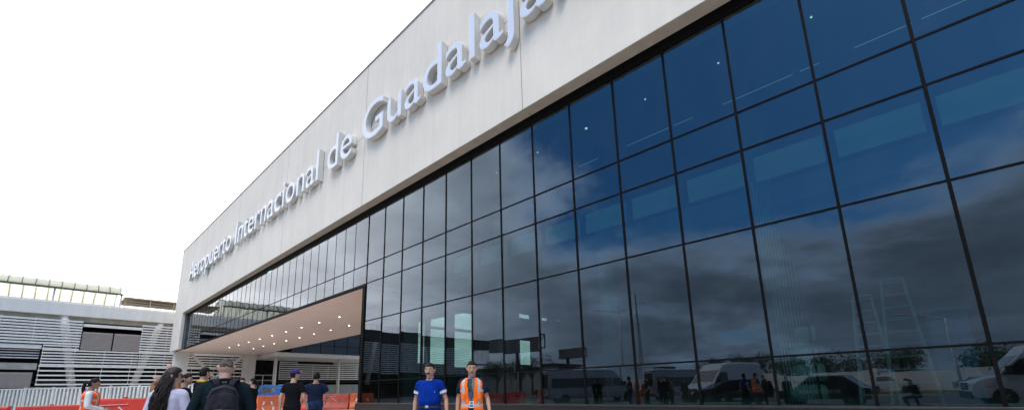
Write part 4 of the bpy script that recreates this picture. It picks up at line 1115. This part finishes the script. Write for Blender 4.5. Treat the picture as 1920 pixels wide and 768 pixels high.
b = MB(); b.box(-.045,.025,.150,.156,1.00,1.10); bd = b.build('badge','whiteletter',P); b = MB(); b.box(-.038,.018,.1562,.1575,1.015,1.045); b.box(-.03,.01,.1562,.1575,1.055,1.09); b.build('badge_print','bluebox',bd)
sh,e,w = dr[-1]; b = MB(); c_ = U(w)+Vector((.01,.03,-.10)); b.xbox(Matrix.Translation(c_) @ Matrix.Rotation(R(20),4,'X') @ Matrix.Rotation(R(15),4,'Z'),.036,.007,.072)
ph = b.build('mobile_phone','phone',None,bevel=.005); ph.parent = None
K_ = 1.715/1.75; ph.matrix_world = Matrix.Translation((-5.06,4.66,.012)) @ Matrix.Rotation(face(.66,-.75),4,'Z') @ Matrix.Scale(K_,4)
setp(ph,'black phone in the hand of the man in the orange vest','phone')

# --- two men walking away
P,U,HT,dr = person('young man in purple flat-brim cap, black t-shirt and black trousers walking away',-10.55,4.05,(-.80,.60),1.82,'skin3',yaw=R(-50),
    armR=((.24,-.04,1.13),(.27,.16,.95)),armL=((.235,-.05,1.13),(.235,-.02,.87)),top=('black','short'),bottom='black',hair='short',width=.97,vox=.009,legR=((.09,.02,.50),(.10,-.05,.09)),legL=((.09,.03,.5),(.09,.08,.09)))
b = MB(); n_ = 24; vs = []; fs = []
for i in range(9):
    th = PI/2*i/8
    for k in range(n_):
        a = 2*PI*k/n_; vs.append(q_(HT,.088*math.sin(th)*math.cos(a),-.004+.108*math.sin(th)*math.sin(a),.040+.092*math.cos(th)**.8))
for i in range(8):
    for k in range(n_): fs.append((i*n_+k,(i+1)*n_+k,(i+1)*n_+(k+1)%n_,i*n_+(k+1)%n_))
b.add(vs,fs); me = baked(b.mesh('cap'),[('SOLIDIFY',dict(thickness=.005,offset=1))],'cap')
for p in me.polygons: p.use_smooth = True
cp = link_mesh('cap',me,'cap_purple',P)
b = MB(); vs = [];  
for k in range(13):
    a = PI*k/12; vs.append(q_(HT,.085*math.cos(a),.05+.125*math.sin(a)**.8,.040-.004*math.sin(a)))
b.add(vs,[tuple(range(13))]); me = baked(b.mesh('brim'),[('SOLIDIFY',dict(thickness=.005,offset=0))],'brim'); link_mesh('brim',me,'cap_purple',cp)
b = MB(); b.ell(q_(HT,0,.108,.078),(.020,.006,.016),10,6); b.ell(q_(HT,-.082,-.045,.070),(.008,.02,.014),10,6); b.build('cap_emblem','whitecloth',cp)
person('man in dark navy t-shirt and blue jeans seen from behind by the barriers',-11.19,4.85,(-.86,.5),1.81,'skin2',yaw=R(5),
    armR=((.29,.0,1.15),(.24,.18,1.03)),armL=((.27,-.05,1.14),(.33,-.02,.90)),width=1.10,thin=1.05,top=('navy','short'),bottom='jeans',hair='short',vox=.009,legR=((.10,.03,.5),(.11,.05,.09)),legL=((.10,.01,.5),(.12,-.08,.09)))

# --- man with the backpack
P,U,HT,dr = person('close man with shaved grey head in dark teal jacket carrying a black backpack',-5.42,1.36,(-.97,.24),1.665,'skin3',yaw=R(-3),pitch=R(-4),
    armR=((.285,-.02,1.12),(.25,.15,.98)),armL=((.285,-.02,1.12),(.27,.12,.97)),width=1.14,thin=1.12,top=('teal_black','long'),bottom='black',hair='buzz',hairm='buzz',neckm='black',vox=.007)
bpk = thing('backpack','black nylon backpack with two pockets on the back of the shaven-headed man','backpack',(-5.42,1.36,.012),face(-.97,.24)); bpk.scale = (1.665/1.75,)*3
def pillow(name, c, hx, hy, hz, m, parent, pw=3.2, amp=.006, taper=.85, vox=.008):
    b = MB(); rings = []
    for i in range(15):
        u = -1+2*i/14; k = (1-abs(u)**pw)**(1/pw) if abs(u) < 1 else .02
        wx = hx*(1-(1-taper)*(u+1)/2); rings.append((c[0],c[1],c[2]+hz*u,wx*(.25+.75*k),hy*(.15+.85*k)))
    b.loft(rings,32,power=3.0); me = fused(b,name,vox,2); wrinkle(me,amp,11); return link_mesh(name,me,m,parent)
pillow('main_bag',(0,-.235,1.17),.175,.10,.255,'pack',bpk,taper=.74)
pillow('top_pocket',(0,-.325,1.245),.125,.035,.10,'pack',bpk,amp=.008,taper=.8)
pillow('front_pocket',(0,-.335,1.035),.150,.05,.125,'pack2',bpk,amp=.008,taper=.92)
b = MB(); b.tube([(-.115,-.36,1.155),(0,-.372,1.17),(.115,-.36,1.155)],.006,6); b.tube([(-.12,-.372,1.12),(0,-.392,1.13),(.12,-.372,1.12)],.005,6); b.tube([(-.145,-.30,1.29),(-.10,-.325,1.37),(0,-.325,1.41),(.10,-.325,1.37),(.145,-.30,1.29)],.005,6); b.build('zip','trim',bpk)
for s_ in (-1,1):
    b = MB(); b.tube([(s_*.055,-.20,1.41),(s_*.085,-.13,1.475),(s_*.11,-.02,1.492),(s_*.125,.085,1.44),(s_*.13,.150,1.30),(s_*.155,.135,1.13),(s_*.205,-.02,1.0),(s_*.15,-.20,.96)],[(.034,.010),(.037,.012),(.037,.012),(.034,.012),(.03,.010),(.02,.007),(.012,.005),(.012,.005)],10,flat=(0,-.3,1)); b.build('strap','pack',bpk,smooth=True)
b = MB(); b.tube([(-.035,-.175,1.43),(-.03,-.19,1.475),(.03,-.19,1.475),(.035,-.175,1.43)],.008,8); b.build('grab_loop','pack2',bpk,smooth=True)

# --- woman with long wavy hair
P,U,HT,dr = person('woman with long wavy dark brown hair, sunglasses and pale lilac top',-6.42,1.06,(-.80,.60),1.60,'skin3',yaw=R(-62),
    width=.92,thin=.95,top=('lilac','long'),bottom='black',hair='long',hairm='hair_brown',vox=.008,armR=((.235,.02,1.13),(.20,.2,1.0)),armL=((.235,-.01,1.12),(.20,.18,1.0)),face_detail=True)
b = MB()
for s_ in (-1,1): b.ell(q_(HT,s_*.034,.092,.006),(.027,.007,.021),14,8); b.tube([q_(HT,s_*.058,.085,.012),q_(HT,s_*.080,.03,.012),q_(HT,s_*.084,-.01,.008)],.003,6)
b.tube([q_(HT,-.01,.098,.012),q_(HT,.01,.098,.012)],.003,6)
sg = b.build('sunglasses','phone',P,smooth=True)

# --- woman in the orange vest, far left
P,U,HT,dr = person('woman in orange hi-vis vest over white sleeves, hands together, beside the red barriers',-12.72,.78,(.20,.98),1.69,'skin2',yaw=R(0),pitch=R(-6),
    armR=((.225,.0,1.15),(.07,.24,1.05)),armL=((.225,.0,1.15),(.06,.24,1.07)),top=('whitecloth','long'),bottom='vest_red',hair='pony',vox=.010,handR=((-.6,.6,.1),(0,0,-1)),handL=((-.6,.6,.1),(0,0,-1)))
vest(P,U,1.04,1.05,'vest_red',full=True,lo=.84)

# --- the group between her and the backpack
person('person in caramel jacket holding both arms up behind the head',-10.17,1.61,(-.99,.1),1.70,'skin3',yaw=R(10),armR=((.20,.06,1.62),(.06,-.04,1.79)),armL=((.17,.12,1.52),(.08,-.06,1.60)),handR=((-.5,0,.8),(0,1,0)),handL=((-.7,-.2,.5),(0,1,0)),top=('brownfur','long'),bottom='black',vox=.010)
person('man in black raising a hand to his face behind the long-haired woman',-10.57,1.98,(.2,.98),1.71,'skin3',yaw=R(-10),armR=((.22,.16,1.24),(.06,.22,1.48)),handR=((-.3,-.1,.9),(0,-1,0)),top=('black','long'),bottom='black',vox=.010)
person('man in black with a yellow collar behind the backpack wearer',-10.3,2.22,(-.35,.94),1.83,'skin',yaw=R(10),armL=((.25,.14,1.26),(.12,.24,1.46)),handL=((-.1,-.1,.9),(0,-1,0)),top=('black','long'),bottom='black',neckm='yellow',vox=.010)
person('man in black looking left between the backpack wearer and white pillar',-13.95,3.92,(.8,-.1),1.755,'skin',yaw=R(20),top=('black','long'),bottom='black',vox=.011)
P,U,HT,dr = person('woman in black with hair tied back lifting a white cup to her mouth',-13.55,4.10,(-.62,-.78),1.735,'skin3',yaw=R(-5),armR=((.19,.16,1.27),(.045,.17,1.475)),armL=((.2,.14,1.22),(.05,.18,1.40)),handR=((-.2,.1,.9),(0,-1,0)),handL=((-.2,.2,.9),(0,-1,0)),top=('black','long'),bottom='black',hair='pony',vox=.010)
b = MB(); b.tube([U((0,.175,1.545)),U((0,.185,1.63))],[.026,.036],14); cup = b.build('paper_cup','whitecloth',None); cup.matrix_world = Matrix.Translation((-13.55,4.10,.012)) @ Matrix.Rotation(face(-.62,-.78),4,'Z') @ Matrix.Scale(1.735/1.75,4); setp(cup,'white paper cup at the mouth of the woman in black','cup')
b = MB(); b.box(.12,.20,-.02,.05,.98,1.16); b.tube([(.16,.02,1.16),(.17,.02,1.24)],.012,6); b.tube([(.14,0,.98),(.12,0,.88)],.012,6); b.tube([(.18,0,.98),(.19,0,.87)],.012,6)
tg = b.build('neck_pouch','green',None,bevel=.01); tg.matrix_world = Matrix.Translation((-13.55,4.10,.012)) @ Matrix.Rotation(face(-.62,-.78),4,'Z'); setp(tg,'bright green pouch hanging at the side of the woman drinking','pouch')

# --- seen only in the glass: the photographer and passers-by
P,U,HT,dr = person('crouching photographer in dark clothes pointing a camera, reflected in the glass',.30,-.33,(-.67,.74),1.72,'skin',pelvis=(0,-.12,.52),lean=R(24),pitch=R(10),
    armR=((.17,.18,1.28),(.085,.30,1.52)),armL=((.16,.18,1.26),(.06,.34,1.46)),handR=((-.3,.3,.7),(-.6,.2,0)),handL=((.1,.6,.4),(0,0,1)),legR=((.20,.30,.56),(.15,.05,.09)),legL=((.16,.42,.40),(.12,.28,.09)),top=('black','long'),bottom='navy',vox=.010,group='people reflected in the glass')
cm = thing('photo_camera','black camera held up by the crouching photographer','camera',(.075,-.083,1.25),R(42.3))
b = MB(); b.box(-.068,.068,-.035,.03,-.05,.045); b.box(-.03,.03,-.03,.03,.045,.07); b.build('camera_body','phone',cm,bevel=.008)
b = MB(); b.tube([(0,.03,0),(0,.085,0)],[.036,.038],20); b.build('lens','phone',cm,smooth=True)
person('woman in red jacket over a yellow skirt reflected in front of the minibus',-13.9,-3.0,(.3,.9),1.72,'skin2',top=('redcloth','long'),bottom='yellowcloth',hair='bun',vox=.012,group='people reflected in the glass')
person('man in black standing by the delivery van, seen reflected in the glass',-10.6,-1.6,(-.2,.9),1.74,'skin2',top=('black','long'),bottom='black',vox=.012,group='people reflected in the glass')
person('man in dark jacket standing beside the wagon, seen reflected in the glass',-5.2,-3.9,(.5,.8),1.74,'skin2',top=('navy','long'),bottom='black',vox=.012,group='people reflected in the glass')

bpy.data.scenes.remove(SCR)
